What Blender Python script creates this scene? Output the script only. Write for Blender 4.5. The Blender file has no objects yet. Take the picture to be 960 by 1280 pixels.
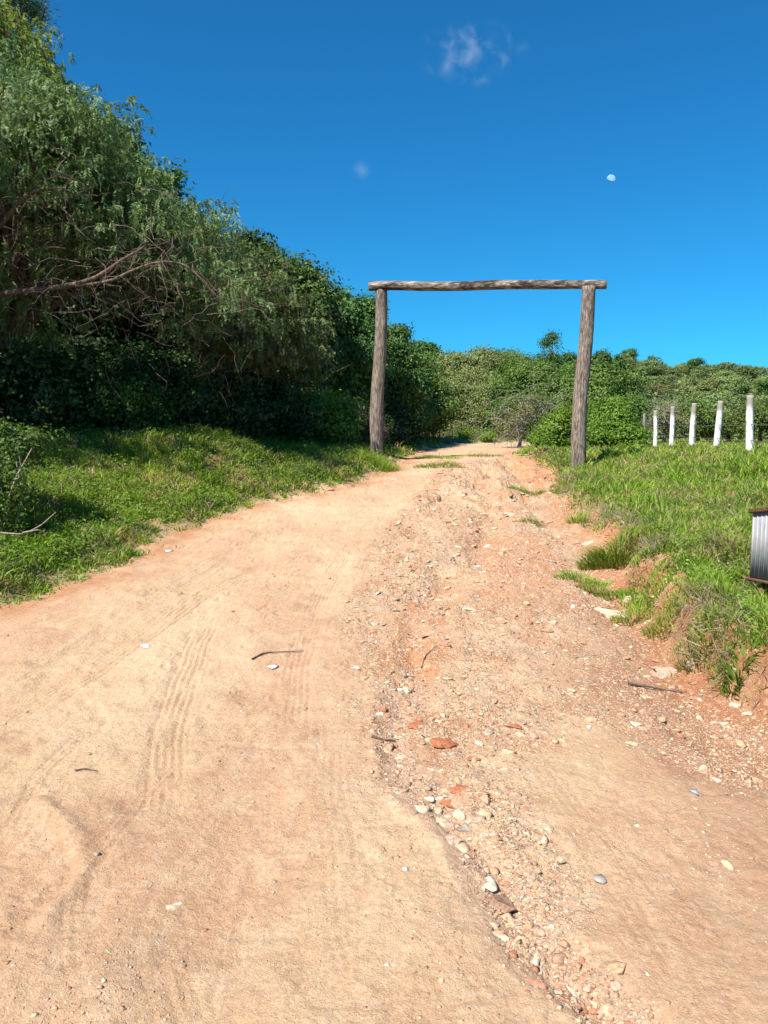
import bpy, math, random
import numpy as np
from mathutils import Vector

C = bpy.context.scene.collection
R = math.radians
rng = np.random.default_rng(11)
random.seed(5)

# ------------------------------------------------------------------ camera
F, CX, CY, EYE = 960.0, 480.0, 640.0, 1.6
PITCH = math.atan(100 / 960)
cam_d = bpy.data.cameras.new('camera')
cam_d.sensor_fit = 'HORIZONTAL'; cam_d.sensor_width = 36; cam_d.lens = 36
cam_d.clip_start = 0.05; cam_d.clip_end = 9000
cam = bpy.data.objects.new('camera', cam_d); C.objects.link(cam)
cam.location = (0, 0, EYE); cam.rotation_euler = (math.pi / 2 - PITCH, 0, 0)
bpy.context.scene.camera = cam

# ------------------------------------------------------------------ light
SUN_AZ = np.array([0.66, 0.75]); SUN_AZ /= np.linalg.norm(SUN_AZ)   # direction light travels (x, y)
SUN_EL = R(51)
sd = bpy.data.lights.new('sun', 'SUN'); sd.energy = 5.0; sd.angle = R(0.5); sd.color = (1, 0.955, 0.89)
sun = bpy.data.objects.new('sun', sd); C.objects.link(sun)
ldir = Vector((SUN_AZ[0] * math.cos(SUN_EL), SUN_AZ[1] * math.cos(SUN_EL), -math.sin(SUN_EL)))
sun.rotation_euler = ldir.to_track_quat('-Z', 'Y').to_euler(); sun.location = (-10, -10, 20)

world = bpy.data.worlds.new('World'); bpy.context.scene.world = world
world.use_nodes = True
nt = world.node_tree; nt.nodes.clear()
sky = nt.nodes.new('ShaderNodeTexSky'); sky.sky_type = 'NISHITA'; sky.sun_disc = False
sky.sun_elevation = SUN_EL
sky.sun_rotation = math.atan2(-SUN_AZ[0], -SUN_AZ[1])
sky.altitude = 0; sky.air_density = 1.0; sky.dust_density = 0.2; sky.ozone_density = 2.5
tint = nt.nodes.new('ShaderNodeMix'); tint.data_type = 'RGBA'; tint.blend_type = 'MULTIPLY'
tint.inputs[0].default_value = 1.0; tint.inputs[7].default_value = (0.12, 0.76, 1.16, 1)
bg = nt.nodes.new('ShaderNodeBackground'); bg.inputs[1].default_value = 0.068
wo = nt.nodes.new('ShaderNodeOutputWorld')
nt.links.new(sky.outputs[0], tint.inputs[6]); nt.links.new(tint.outputs[2], bg.inputs[0])
nt.links.new(bg.outputs[0], wo.inputs[0])
vs = bpy.context.scene.view_settings
vs.view_transform = 'Standard'; vs.look = 'None'; vs.gamma = 1; vs.exposure = 0.86; vs.use_curve_mapping = False
bpy.context.scene.cycles.max_bounces = 6
bpy.context.scene.cycles.transparent_max_bounces = 4

# ------------------------------------------------------------------ noise
_tabs = {}
def _tab(seed):
    if seed not in _tabs:
        r = np.random.default_rng(1000 + seed)
        a = r.random((256, 256)) * 2 * np.pi
        _tabs[seed] = (np.cos(a), np.sin(a))
    return _tabs[seed]
def perlin(x, y, seed=0):
    gx, gy = _tab(seed)
    xi = np.floor(x).astype(np.int64); yi = np.floor(y).astype(np.int64)
    fx = x - xi; fy = y - yi
    u = fx * fx * fx * (fx * (fx * 6 - 15) + 10); v = fy * fy * fy * (fy * (fy * 6 - 15) + 10)
    def g(ix, iy, dx, dy):
        a = ix & 255; b = iy & 255
        return gx[a, b] * dx + gy[a, b] * dy
    n00 = g(xi, yi, fx, fy); n10 = g(xi + 1, yi, fx - 1, fy)
    n01 = g(xi, yi + 1, fx, fy - 1); n11 = g(xi + 1, yi + 1, fx - 1, fy - 1)
    return ((n00 * (1 - u) + n10 * u) * (1 - v) + (n01 * (1 - u) + n11 * u) * v) * 1.5
def fbm(x, y, seed=0, oct=4, gain=0.5):
    t = 0; a = 1.0; s = 0
    for i in range(oct):
        t = t + a * perlin(x * 2 ** i + 17.3 * i, y * 2 ** i + 9.1 * i, seed + i); s += a; a *= gain
    return t / s
def sstep(a, b, x):
    t = np.clip((x - a) / (b - a), 0, 1); return t * t * (3 - 2 * t)

# ------------------------------------------------------------------ terrain
def prof(Y):
    return np.interp(Y, [-60, 0, 2.5, 4, 8, 13, 16, 18, 19.5, 22, 26, 30, 50, 80, 3000],
                     [-0.6, -0.05, 0.0, 0.06, 0.30, 0.62, 0.83, 0.96, 1.0, 0.97, 1.03, 1.13, 1.22, 1.5, 1.5])
def ray(px, py):
    r = (px - CX) / F; u = -(py - CY) / F
    return np.array([r, math.cos(PITCH) + u * math.sin(PITCH), -math.sin(PITCH) + u * math.cos(PITCH)])
def P(px, py, Y):
    """the point of the place seen at that spot of the photograph, Y metres ahead"""
    d = ray(px, py); t = Y / d[1]
    return np.array([d[0] * t, Y, EYE + d[2] * t])
def march(px, py, fn):
    d = ray(px, py); t = 1.0; prev = t
    while t < 400:
        p = d * t
        if EYE + p[2] < fn(p[0], p[1]):
            a, b = prev, t
            for _ in range(30):
                m = (a + b) / 2; q = d * m
                if EYE + q[2] < fn(q[0], q[1]): b = m
                else: a = m
            q = d * b
            return np.array([q[0], q[1], EYE + q[2]])
        prev = t; t += 0.02 + t * 0.004
    return d * 60
def g0(px, py):
    return march(px, py, lambda x, y: float(prof(y)))[:2]

_l = [g0(*p) for p in [(0, 765), (90, 735), (150, 712), (200, 675), (330, 632), (430, 609), (480, 592)]]
L_PTS = np.array([(-6, -60), (-4.6, 0), (-3.5, 4.2)] + [tuple(p) for p in _l] +
                 [(0.55, 18.6), (0.8, 21), (1.5, 25), (2.6, 29), (4.2, 33), (8, 34.5), (30, 36), (3000, 38)])
_r = [g0(*p) for p in [(960, 892), (880, 858), (822, 800), (792, 748), (765, 700), (735, 655), (695, 615)]]
R_PTS = np.array([(4, -60), (2.5, 0), (2.25, 3)] + [tuple(p) for p in _r] +
                 [(3.45, 16.2), (3.6, 18), (3.5, 21), (4.2, 25), (5.4, 28.5), (8.0, 31.5), (8.3, 34.5), (8, 36), (8, 40)])
L_PTS = L_PTS[np.argsort(L_PTS[:, 1])]; R_PTS = R_PTS[np.argsort(R_PTS[:, 1])]
def XL(Y): return np.interp(Y, L_PTS[:, 1], L_PTS[:, 0])
def XR(Y): return np.interp(Y, R_PTS[:, 1], R_PTS[:, 0])
def edges(X, Y):
    n = fbm(X * 0.9, Y * 0.9, 3, 4) * 0.28 + fbm(X * 5, Y * 5, 8, 2) * 0.07
    sc = np.clip(Y / 8, 0.5, 1.3)
    return (XL(Y) - X) + n * sc, (X - XR(Y)) + n * sc       # dL, dR: positive = outside the road

def polyline(pts, X, Y):
    """distance, signed side and run along a polyline of ground points"""
    best = np.full(X.shape, 1e9); side = np.zeros(X.shape); run = np.zeros(X.shape); s0 = 0
    for (x0, y0), (x1, y1) in zip(pts[:-1], pts[1:]):
        dx, dy = x1 - x0, y1 - y0; L = math.hypot(dx, dy)
        t = np.clip(((X - x0) * dx + (Y - y0) * dy) / (L * L), 0, 1)
        d = np.hypot(X - x0 - t * dx, Y - y0 - t * dy)
        cr = ((X - x0) * dy - (Y - y0) * dx) / L
        m = d < best
        best = np.where(m, d, best); side = np.where(m, np.sign(cr) * d, side); run = np.where(m, s0 + t * L, run)
        s0 += L
    return best, side, run
def poly_in(pts, X, Y, soft):
    """1 inside a polygon, fading over `soft` metres"""
    ins = np.zeros(X.shape, bool); n = len(pts)
    for i in range(n):
        x0, y0 = pts[i]; x1, y1 = pts[(i + 1) % n]
        c = ((y0 > Y) != (y1 > Y)) & (X < (x1 - x0) * (Y - y0) / (y1 - y0 + 1e-12) + x0)
        ins ^= c
    d, _, _ = polyline(list(pts) + [pts[0]], X, Y)
    sd_ = np.where(ins, d, -d)
    return sstep(-soft, soft, sd_)

GULLY = [g0(*p) for p in [(528, 735), (515, 790), (520, 850), (492, 905), (515, 975), (560, 1045), (612, 1095), (650, 1150), (720, 1205), (815, 1290)]]
GULLY2 = [g0(*p) for p in [(598, 584), (612, 640), (600, 690), (565, 720), (530, 745)]]
GULLY3 = [g0(*p) for p in [(640, 578), (665, 620), (720, 690), (765, 750), (840, 840), (980, 960)]]
STEP = [g0(*p) for p in [(462, 860), (462, 930), (470, 985), (540, 1075)]]
STONY = [g0(*p) for p in [(548, 585), (500, 640), (455, 690), (435, 770), (440, 850), (462, 930), (510, 1030), (600, 1130), (720, 1250), (840, 1300),
                           (760, 1180), (680, 1080), (640, 980), (720, 900), (980, 1010), (975, 900), (850, 850), (790, 760), (700, 630), (690, 585), (620, 572)]]
TRACKS = [([g0(*p) for p in [(480, 640), (430, 690), (400, 740), (372, 830), (365, 930)]], 0.10, 0.036, 0.009),
          ([g0(*p) for p in [(330, 660), (240, 720), (150, 775), (40, 850), (-40, 905)]], 0.09, 0.036, 0.011),
          ([g0(*p) for p in [(120, 1290), (90, 1200), (100, 1100), (170, 1000), (240, 930)]], 0.08, 0.034, 0.009),
          ([g0(*p) for p in [(470, 1290), (440, 1150), (420, 1000), (410, 880)]], 0.09, 0.036, 0.005),
          ([g0(*p) for p in [(900, 1290), (800, 1130), (700, 1000), (650, 930)]], 0.10, 0.036, 0.005),
          ([g0(*p) for p in [(265, 770), (228, 850), (206, 940), (200, 1040)]], 0.12, 0.036, 0.014),
          ([g0(*p) for p in [(-20, 925), (60, 875), (150, 812), (260, 740), (350, 695)]], 0.13, 0.04, 0.012),
          ([g0(*p) for p in [(190, 1150), (205, 1210), (225, 1300)]], 0.09, 0.034, 0.014),
          ([g0(*p) for p in [(305, 1080), (285, 1200), (275, 1300)]], 0.05, 0.03, 0.007),
          ([g0(*p) for p in [(-20, 1090), (30, 1020), (60, 960), (120, 900)]], 0.06, 0.03, 0.011),
          ([g0(*p) for p in [(215, 880), (205, 960), (230, 1040)]], 0.06, 0.03, 0.010)]
ORANGE = [[g0(*p) for p in q] for q in [
    [(505, 745), (545, 730), (560, 800), (535, 870), (500, 860), (495, 800)],
    [(640, 572), (720, 575), (705, 600), (640, 600)],
    [(700, 612), (740, 640), (790, 655), (770, 690), (700, 650)],
    [(790, 690), (835, 705), (835, 790), (980, 850), (980, 960), (880, 905), (800, 800)],
    [(600, 660), (690, 680), (700, 740), (610, 760)]]]

def zsmooth(X, Y):
    """large shape of the ground without the small relief"""
    dL, dR = XL(Y) - X, X - XR(Y)
    z = prof(Y) + 0.0 * X
    Lp = np.maximum(dL, 0)
    lf = np.interp(Y, [0, 4, 10, 22, 33, 36], [0.6, 1, 1, 0.7, 0.4, 0.0])
    Lp = np.minimum(Lp, 60)
    z = z + lf * (0.07 * sstep(0, 0.5, Lp) + 0.19 * np.minimum(Lp, 6) + 0.10 * np.clip(Lp - 6, 0, 60))
    z = z + 0.30 * sstep(0, 1, (1.35 - np.hypot((X + 3.15) / 1.05, (Y - 13.1) / 1.4)) * 1.5)
    Rp = np.maximum(dR, 0)
    bank = np.interp(Y, [0, 3, 4.5, 6.5, 8, 10, 14, 18], [0.3, 0.32, 0.31, 0.28, 0.2, 0.12, 0.08, 0.03])
    z = z + bank * sstep(0.0, 0.24, Rp + 0.10 * perlin(X * 2.3, Y * 2.3, 240) * (Rp > 0))
    z = z + np.minimum(0.085 * Rp, 0.34) * np.interp(Y, [0, 5, 12, 18, 25], [0.3, 0.5, 1.0, 0.2, 0.0])
    z = z - 0.13 * np.exp(-((X - 4.1) / 1.2) ** 2 - ((Y - 15.4) / 1.6) ** 2)
    z = z - 0.17 * np.exp(-((X - 2.85) / 0.5) ** 2 - ((Y - 5.2) / 0.55) ** 2)
    fld = sstep(6.5, 10, X) * sstep(20, 25, Y) * (1 - sstep(55, 80, Y))
    z = z * (1 - fld) + 0.93 * fld
    # wooded hill that closes the view
    far = sstep(62, 185, Y - 0.12 * X)
    hill = np.interp(X, [-300, -60, 20, 45, 62, 78, 96, 140, 300], [22, 17, 14.5, 14.0, 13.6, 12.6, 10.2, 8, 6])
    z = z + far * hill * (1 - sstep(300, 1500, Y)) + far * fbm(X * 0.02, Y * 0.02, 30, 3) * 2.2
    return z

def relief(X, Y):
    """small relief; returns dz and masks"""
    dL, dR = edges(X, Y)
    road = (1 - sstep(-0.06, 0.06, dL)) * (1 - sstep(-0.06, 0.06, dR))
    near = 1 - sstep(22, 30, np.abs(Y))
    wob = fbm(X * 1.6, Y * 1.6, 41, 3) * 0.22
    st = poly_in(STONY, X + wob, Y + wob * 1.3, 0.14)
    st = np.clip(st * (0.72 + 0.6 * fbm(X * 2.2, Y * 1.6, 45, 3)) * 1.15, 0, 1)
    st = np.maximum(st, 0.55 * sstep(0.12, 0.5, fbm(X * 1.2, Y * 0.9, 49, 3)) * sstep(-0.9, 0.6, X - 0.05 * Y))
    dz = fbm(X * 0.55, Y * 0.4, 50, 3) * 0.055 + fbm(X * 3, Y * 2.4, 54, 4) * 0.016
    dz = dz + fbm(X * 18, Y * 18, 58, 3, 0.6) * 0.006
    rag = sstep(-0.1, 0.35, fbm(X * 0.8, Y * 0.8, 150, 3))
    dz = dz + rag * (1 - sstep(0.25, 0.9, fbm(X * 11 + Y * 4, Y * 5 - X * 3, 152, 3, 0.6) + 0.4)) * 0.007
    dz = dz + st * (fbm(X * 6.5, Y * 5, 61, 5, 0.68) * 0.034 - 0.012)
    gd, gs, gr = polyline([tuple(p) for p in GULLY], X + wob * 0.35, Y + wob * 0.35)
    gw = 0.17 + 0.07 * perlin(X * 2, Y * 2, 66)
    gl = sstep(0, 1, 1 - gd / gw)
    dz = dz - gl * 0.032 * (1 + 0.8 * fbm(X * 9, Y * 9, 68, 3))
    g2, _, _ = polyline([tuple(p) for p in GULLY2], X + wob, Y + wob)
    g3, _, _ = polyline([tuple(p) for p in GULLY3], X + wob, Y + wob)
    dz = dz - 0.13 * sstep(0, 1, 1 - g2 / 0.38) * (0.7 + 0.5 * perlin(X * 2, Y * 2, 67)) - 0.07 * sstep(0, 1, 1 - g3 / 0.32)
    sdst, ss, _ = polyline([tuple(p) for p in STEP], X + wob * 0.2, Y)
    dz = dz + 0.016 * sstep(-0.03, 0.03, -ss + 0.05 * fbm(X * 8, Y * 8, 69, 2)) * np.exp(-(sdst / 0.25) ** 2)
    # washed-out shelves where the road climbs to the gate
    shelf = fbm(X * 1.3, Y * 1.3, 70, 3)
    sh = st * sstep(9, 14, Y) * near
    dz = dz + sh * 0.12 * (sstep(-0.06, 0.0, shelf) - 0.5)
    tr = np.zeros(X.shape)
    for pts, hw, per, amp in TRACKS:
        d, s, r_ = polyline([tuple(p) for p in pts], X + wob * 0.12, Y)
        win = sstep(0, 0.03, hw - d) * sstep(-0.25, 0.25, fbm(r_ * 2.2 + s * 3, s * 8, 72, 2) + 0.12)
        ends = 1.0
        rid = np.abs(np.sin(s * math.pi / per + 1.1 * perlin(r_ * 1.3, s * 4, 73))) ** 0.7
        Lt = r_.max(); win = win * sstep(0, 0.35, r_) * sstep(0, 0.35, Lt - r_)
        lug = 0.5 + 0.5 * np.sin(r_ * 2 * math.pi / 0.045 + np.sign(s) * 1.5)
        dz = dz + win * (amp * (rid - 0.8) + amp * 0.35 * (lug - 0.5)) - win * amp * 0.4
        tr = np.maximum(tr, win * (1 - rid))
    # scuffs, old footprints and crusts
    foot = fbm(X * 4.6 + perlin(X * 3, Y * 3, 210), Y * 3.6, 211, 3, 0.55)
    fa_ = np.clip(Y / 7, 0.35, 1.0)
    dz = dz - fa_ * 0.012 * sstep(0.2, 0.45, foot) * (1 - st) + fa_ * 0.004 * sstep(0.08, 0.2, foot) * (1 - sstep(0.3, 0.4, foot)) * (1 - st)
    crust = fbm(X * 4.2, Y * 3.1, 214, 5, 0.62)
    dz = dz + 0.007 * sstep(0.0, 0.04, crust) * sstep(-0.2, 0.2, fbm(X * .7, Y * .6, 216, 2))
    rd, _, _ = polyline([tuple(g0(*p)) for p in [(50, 1005), (105, 1055), (108, 1095), (60, 1150)]], X + wob * 0.1, Y)
    dz = dz + 0.022 * np.exp(-(rd / 0.045) ** 2)
    # soft wheel lanes
    for pts, hw in (([g0(*p) for p in [(530, 590), (440, 650), (385, 740), (330, 900), (250, 1290)]], 0.3),
                    ([g0(*p) for p in [(400, 640), (200, 760), (0, 900)]], 0.3)):
        d, s, _ = polyline([tuple(p) for p in pts], X + wob * 0.4, Y)
        dz = dz - 0.022 * np.exp(-(d / hw) ** 2)
    out = np.maximum(sstep(0, 0.4, dL), sstep(0, 0.4, dR))
    lump = fbm(X * 1.1, Y * 1.1, 75, 4) * 0.17 + fbm(X * 4, Y * 4, 77, 3) * 0.05
    dzo = lump * np.clip(np.abs(Y) / 8, 0.4, 1.2)
    bk = np.exp(-((dR - 0.25) / 0.3) ** 2) * (Y > 1) * (Y < 12)
    dzo = dzo + bk * (fbm(X * 5, Y * 5, 155, 4, 0.65) * 0.16)
    dz = dz + bk * fbm(X * 6, Y * 6, 157, 4, 0.65) * 0.06
    return dz * near * (1 - out) + dzo * out, dict(dL=dL, dR=dR, st=st * (1 - out), gl=gl, g2=sstep(0, 1, 1 - g2 / 0.5), tr=tr, road=road, out=out, near=near)

# coarse relief lookup for placing things exactly on the ground
def ground_z(X, Y):
    X = np.atleast_1d(np.asarray(X, float)); Y = np.atleast_1d(np.asarray(Y, float))
    return zsmooth(X, Y) + relief(X, Y)[0]
def gz(x, y): return float(ground_z(x, y)[0])
def G(px, py):
    return march(px, py, lambda x, y: float(zsmooth(np.float64(x), np.float64(y))))
def on_ground(px, py):
    p = G(px, py); return np.array([p[0], p[1], gz(p[0], p[1])])

# ------------------------------------------------------------------ mesh helpers
def mk(name, verts, faces, mat=None, parent=None, smooth=False, attrs=None):
    """faces: list of integer arrays (n, k)"""
    me = bpy.data.meshes.new(name)
    verts = np.asarray(verts, dtype=np.float32)
    if not isinstance(faces, (list, tuple)): faces = [faces]
    faces = [np.asarray(f, dtype=np.int32) for f in faces if len(f)]
    nf = sum(len(f) for f in faces); nl = sum(f.size for f in faces)
    me.vertices.add(len(verts)); me.vertices.foreach_set('co', verts.ravel())
    me.loops.add(nl); me.polygons.add(nf)
    me.loops.foreach_set('vertex_index', np.concatenate([f.ravel() for f in faces]))
    tot = np.concatenate([np.full(len(f), f.shape[1], np.int32) for f in faces])
    st = np.concatenate([[0], np.cumsum(tot)[:-1]]).astype(np.int32)
    me.polygons.foreach_set('loop_start', st)
    if smooth: me.polygons.foreach_set('use_smooth', np.ones(nf, bool))
    me.update(calc_edges=True)
    for k, v in (attrs or {}).items():
        v = np.asarray(v, np.float32)
        if v.ndim == 2:
            a = me.attributes.new(k, 'FLOAT_COLOR', 'POINT'); a.data.foreach_set('color', np.c_[v, np.ones(len(v))].astype(np.float32).ravel())
        else:
            a = me.attributes.new(k, 'FLOAT', 'POINT'); a.data.foreach_set('value', v)
    if mat: me.materials.append(mat)
    o = bpy.data.objects.new(name, me); C.objects.link(o)
    if parent: o.parent = parent
    return o
def tag(o, label=None, cat=None, group=None, kind=None):
    if label: o['label'] = label
    if cat: o['category'] = cat
    if group: o['group'] = group
    if kind: o['kind'] = kind
    return o
def empty(name, loc, label, cat, group=None):
    o = bpy.data.objects.new(name, None); C.objects.link(o); o.empty_display_size = 0.2
    o.location = tuple(float(v) for v in loc)
    return tag(o, label, cat, group)
def tubes(paths, radii, sides=6, cap=False):
    """paths (N,M,3), radii (N,M) -> verts, quads"""
    paths = np.asarray(paths, float); radii = np.asarray(radii, float)
    N, M, _ = paths.shape
    t = np.gradient(paths, axis=1); t /= np.linalg.norm(t, axis=2, keepdims=True) + 1e-9
    ref = np.where(np.abs(t[..., 2:3]) > 0.9, np.array([1.0, 0, 0]), np.array([0, 0, 1.0]))
    a = np.cross(t, ref); a /= np.linalg.norm(a, axis=2, keepdims=True) + 1e-9
    b = np.cross(t, a)
    ang = np.linspace(0, 2 * np.pi, sides, endpoint=False)
    v = paths[:, :, None] + radii[:, :, None, None] * (a[:, :, None] * np.cos(ang)[None, None, :, None] + b[:, :, None] * np.sin(ang)[None, None, :, None])
    idx = np.arange(N * M * sides).reshape(N, M, sides)
    nx = np.roll(idx, -1, axis=2)
    q = np.stack([idx[:, :-1], nx[:, :-1], nx[:, 1:], idx[:, 1:]], axis=-1).reshape(-1, 4)
    return v.reshape(-1, 3), q
def merge(parts):
    vs_, fs, off = [], {}, 0
    for v, f in parts:
        vs_.append(v)
        for ff in (f if isinstance(f, list) else [f]):
            if len(ff): fs.setdefault(ff.shape[1], []).append(ff + off)
        off += len(v)
    return np.concatenate(vs_), [np.concatenate(x) for x in fs.values()]
def box(cx, cy, cz, sx, sy, sz):
    v = np.array([(x, y, z) for x in (-.5, .5) for y in (-.5, .5) for z in (-.5, .5)]) * (sx, sy, sz) + (cx, cy, cz)
    f = np.array([(0, 1, 3, 2), (4, 6, 7, 5), (0, 4, 5, 1), (2, 3, 7, 6), (0, 2, 6, 4), (1, 5, 7, 3)])
    return v, f
def unit(n):
    v = rng.normal(size=(n, 3)); return v / np.linalg.norm(v, axis=1, keepdims=True)

# ------------------------------------------------------------------ materials
def newmat(name):
    m = bpy.data.materials.new(name); m.use_nodes = True
    n = m.node_tree.nodes; n.clear()
    out = n.new('ShaderNodeOutputMaterial'); b = n.new('ShaderNodeBsdfPrincipled')
    m.node_tree.links.new(b.outputs[0], out.inputs[0])
    return m, n, m.node_tree.links, b, out
def ramp(n, stops):
    r = n.new('ShaderNodeValToRGB'); e = r.color_ramp.elements
    while len(e) < len(stops): e.new(0.5)
    for el, (p, c) in zip(e, stops): el.position = p; el.color = (*c, 1)
    return r
def mixc(n, l, mode, fac, a, b):
    m = n.new('ShaderNodeMix'); m.data_type = 'RGBA'; m.blend_type = mode
    for sock, val in ((m.inputs[0], fac), (m.inputs[6], a), (m.inputs[7], b)):
        if isinstance(val, (int, float)): sock.default_value = val
        elif isinstance(val, tuple): sock.default_value = (*val, 1)
        else: l.new(val, sock)
    return m.outputs[2]
def mathn(n, l, op, a, b=None):
    m = n.new('ShaderNodeMath'); m.operation = op
    for s, v in ((m.inputs[0], a), (m.inputs[1], b)):
        if v is None: continue
        if isinstance(v, (int, float)): s.default_value = v
        else: l.new(v, s)
    return m.outputs[0]
def noise(n, l, scale, detail=3, rough=0.55, vec=None, out=0):
    t = n.new('ShaderNodeTexNoise'); t.inputs['Scale'].default_value = scale
    t.inputs['Detail'].default_value = detail; t.inputs['Roughness'].default_value = rough
    if vec is not None: l.new(vec, t.inputs['Vector'])
    return t.outputs[out]

def soil_material():
    m, n, l, b, out = newmat('soil')
    tc = n.new('ShaderNodeTexCoord').outputs['Object']
    col = n.new('ShaderNodeAttribute'); col.attribute_name = 'soil'
    sta = n.new('ShaderNodeAttribute'); sta.attribute_name = 'stony'
    g1 = ramp(n, [(0.3, (0.82, 0.80, 0.78)), (0.7, (1.14, 1.13, 1.12))]); l.new(noise(n, l, 55, 4, 0.7, tc), g1.inputs[0])
    c = mixc(n, l, 'MULTIPLY', 1.0, col.outputs[0], g1.outputs[0])
    # sand grains
    gn = noise(n, l, 150, 6, 0.82, tc)
    g2 = ramp(n, [(0.33, (0.34, 0.29, 0.26)), (0.42, (0.93, 0.92, 0.91)), (0.60, (1.05, 1.05, 1.05)), (0.70, (1.36, 1.36, 1.34))]); l.new(gn, g2.inputs[0])
    pm = n.new('ShaderNodeMapRange'); l.new(noise(n, l, 2.3, 3, 0.6, tc), pm.inputs[0]); pm.inputs[1].default_value = 0.38; pm.inputs[2].default_value = 0.62; pm.inputs[3].default_value = 0.25; pm.inputs[4].default_value = 1.0
    c = mixc(n, l, 'MULTIPLY', pm.outputs[0], c, g2.outputs[0])
    # embedded chips, two sizes
    bumps = []
    for sc, thr, w in ((26, 0.44, 0.9), (60, 0.40, 0.95), (130, 0.38, 0.8)):
        warp = n.new('ShaderNodeVectorMath'); warp.operation = 'MULTIPLY_ADD'
        nz = n.new('ShaderNodeTexNoise'); nz.inputs['Scale'].default_value = sc * 0.7; l.new(tc, nz.inputs['Vector'])
        l.new(nz.outputs['Color'], warp.inputs[0]); warp.inputs[1].default_value = (1.2 / sc,) * 3; l.new(tc, warp.inputs[2])
        v = n.new('ShaderNodeTexVoronoi'); v.inputs['Scale'].default_value = sc; l.new(warp.outputs[0], v.inputs['Vector'])
        sep = n.new('ShaderNodeSeparateColor'); l.new(v.outputs['Color'], sep.inputs[0])
        pres = mathn(n, l, 'LESS_THAN', sep.outputs[0], 0.55)
        ins = n.new('ShaderNodeMapRange'); l.new(v.outputs['Distance'], ins.inputs[0])
        ins.inputs[1].default_value = thr + 0.04; ins.inputs[2].default_value = thr - 0.04; ins.inputs[3].default_value = 0; ins.inputs[4].default_value = 1
        f = mathn(n, l, 'MULTIPLY', mathn(n, l, 'MULTIPLY', ins.outputs[0], pres), mathn(n, l, 'MULTIPLY', mathn(n, l, 'ADD', sta.outputs['Fac'], 0.42 if sc > 100 else 0.16), w))
        chip = ramp(n, [(0.0, (0.54, 0.39, 0.25)), (0.25, (0.36, 0.16, 0.08)), (0.45, (0.62, 0.48, 0.33)), (0.6, (0.26, 0.18, 0.13)), (0.75, (0.50, 0.30, 0.17)), (1.0, (0.74, 0.62, 0.47))])
        l.new(sep.outputs[1], chip.inputs[0])
        c = mixc(n, l, 'MIX', f, c, chip.outputs[0])
        bumps.append((mathn(n, l, 'MULTIPLY', f, mathn(n, l, 'SUBTRACT', 0.6, v.outputs['Distance'])), 0.5 / sc))
    l.new(c, b.inputs['Base Color'])
    b.inputs['Roughness'].default_value = 0.95; b.inputs['Specular IOR Level'].default_value = 0.15
    h = mathn(n, l, 'MULTIPLY', noise(n, l, 55, 5, 0.75, tc), 0.013)
    h = mathn(n, l, 'ADD', h, mathn(n, l, 'MULTIPLY', gn, 0.0055))
    for s, a in bumps: h = mathn(n, l, 'ADD', h, mathn(n, l, 'MULTIPLY', s, a * 1.6))
    bp = n.new('ShaderNodeBump'); bp.inputs['Distance'].default_value = 1.0; bp.inputs['Strength'].default_value = 0.9
    l.new(h, bp.inputs['Height']); l.new(bp.outputs[0], b.inputs['Normal'])
    return m
M_SOIL = soil_material()

def leaf_material(name, c0, c1, c2, trans=0.3, rough=0.5, nscale=0.7, spec=0.35, dry=None, dryamt=0.0):
    """c0..c2 leaf colours from old to young, varied leaf by leaf and in patches through the crown"""
    m, n, l, b, out = newmat(name)
    geo = n.new('ShaderNodeNewGeometry'); oi = n.new('ShaderNodeObjectInfo')
    pos = geo.outputs['Position']
    a = mathn(n, l, 'MULTIPLY', geo.outputs['Random Per Island'], 0.6)
    nz = n.new('ShaderNodeMapRange'); l.new(noise(n, l, nscale, 3, 0.6, pos), nz.inputs[0])
    nz.inputs[1].default_value = 0.35; nz.inputs[2].default_value = 0.65; nz.inputs[4].default_value = 0.4
    f = mathn(n, l, 'ADD', a, nz.outputs[0])
    r = ramp(n, [(0.08, c0), (0.5, c1), (0.95, c2)]); l.new(f, r.inputs[0])
    c = r.outputs[0]
    if dry:
        dn = n.new('ShaderNodeMapRange'); l.new(noise(n, l, nscale * 0.9 + 0.3, 4, 0.65, pos), dn.inputs[0])
        dn.inputs[1].default_value = 0.5; dn.inputs[2].default_value = 0.68
        isl = n.new('ShaderNodeMath'); isl.operation = 'FRACT'; l.new(mathn(n, l, 'MULTIPLY', geo.outputs['Random Per Island'], 37.7), isl.inputs[0])
        ff = mathn(n, l, 'LESS_THAN', isl.outputs[0], mathn(n, l, 'ADD', mathn(n, l, 'MULTIPLY', dn.outputs[0], dryamt), 0.06))
        c = mixc(n, l, 'MIX', ff, c, dry)
    hs = n.new('ShaderNodeHueSaturation'); l.new(c, hs.inputs['Color'])
    l.new(mathn(n, l, 'ADD', mathn(n, l, 'MULTIPLY', oi.outputs['Random'], 0.035), 0.483), hs.inputs['Hue'])
    l.new(mathn(n, l, 'ADD', mathn(n, l, 'MULTIPLY', oi.outputs['Random'], 0.45), 0.78), hs.inputs['Value'])
    l.new(hs.outputs[0], b.inputs['Base Color'])
    b.inputs['Roughness'].default_value = rough; b.inputs['Specular IOR Level'].default_value = spec
    tr = n.new('ShaderNodeBsdfTranslucent')
    tcx = mixc(n, l, 'MULTIPLY', 1.0, hs.outputs[0], (1.25, 1.35, 0.6)); l.new(tcx, tr.inputs[0])
    mx = n.new('ShaderNodeMixShader'); mx.inputs[0].default_value = trans
    l.new(b.outputs[0], mx.inputs[1]); l.new(tr.outputs[0], mx.inputs[2]); l.new(mx.outputs[0], out.inputs[0])
    return m
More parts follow.
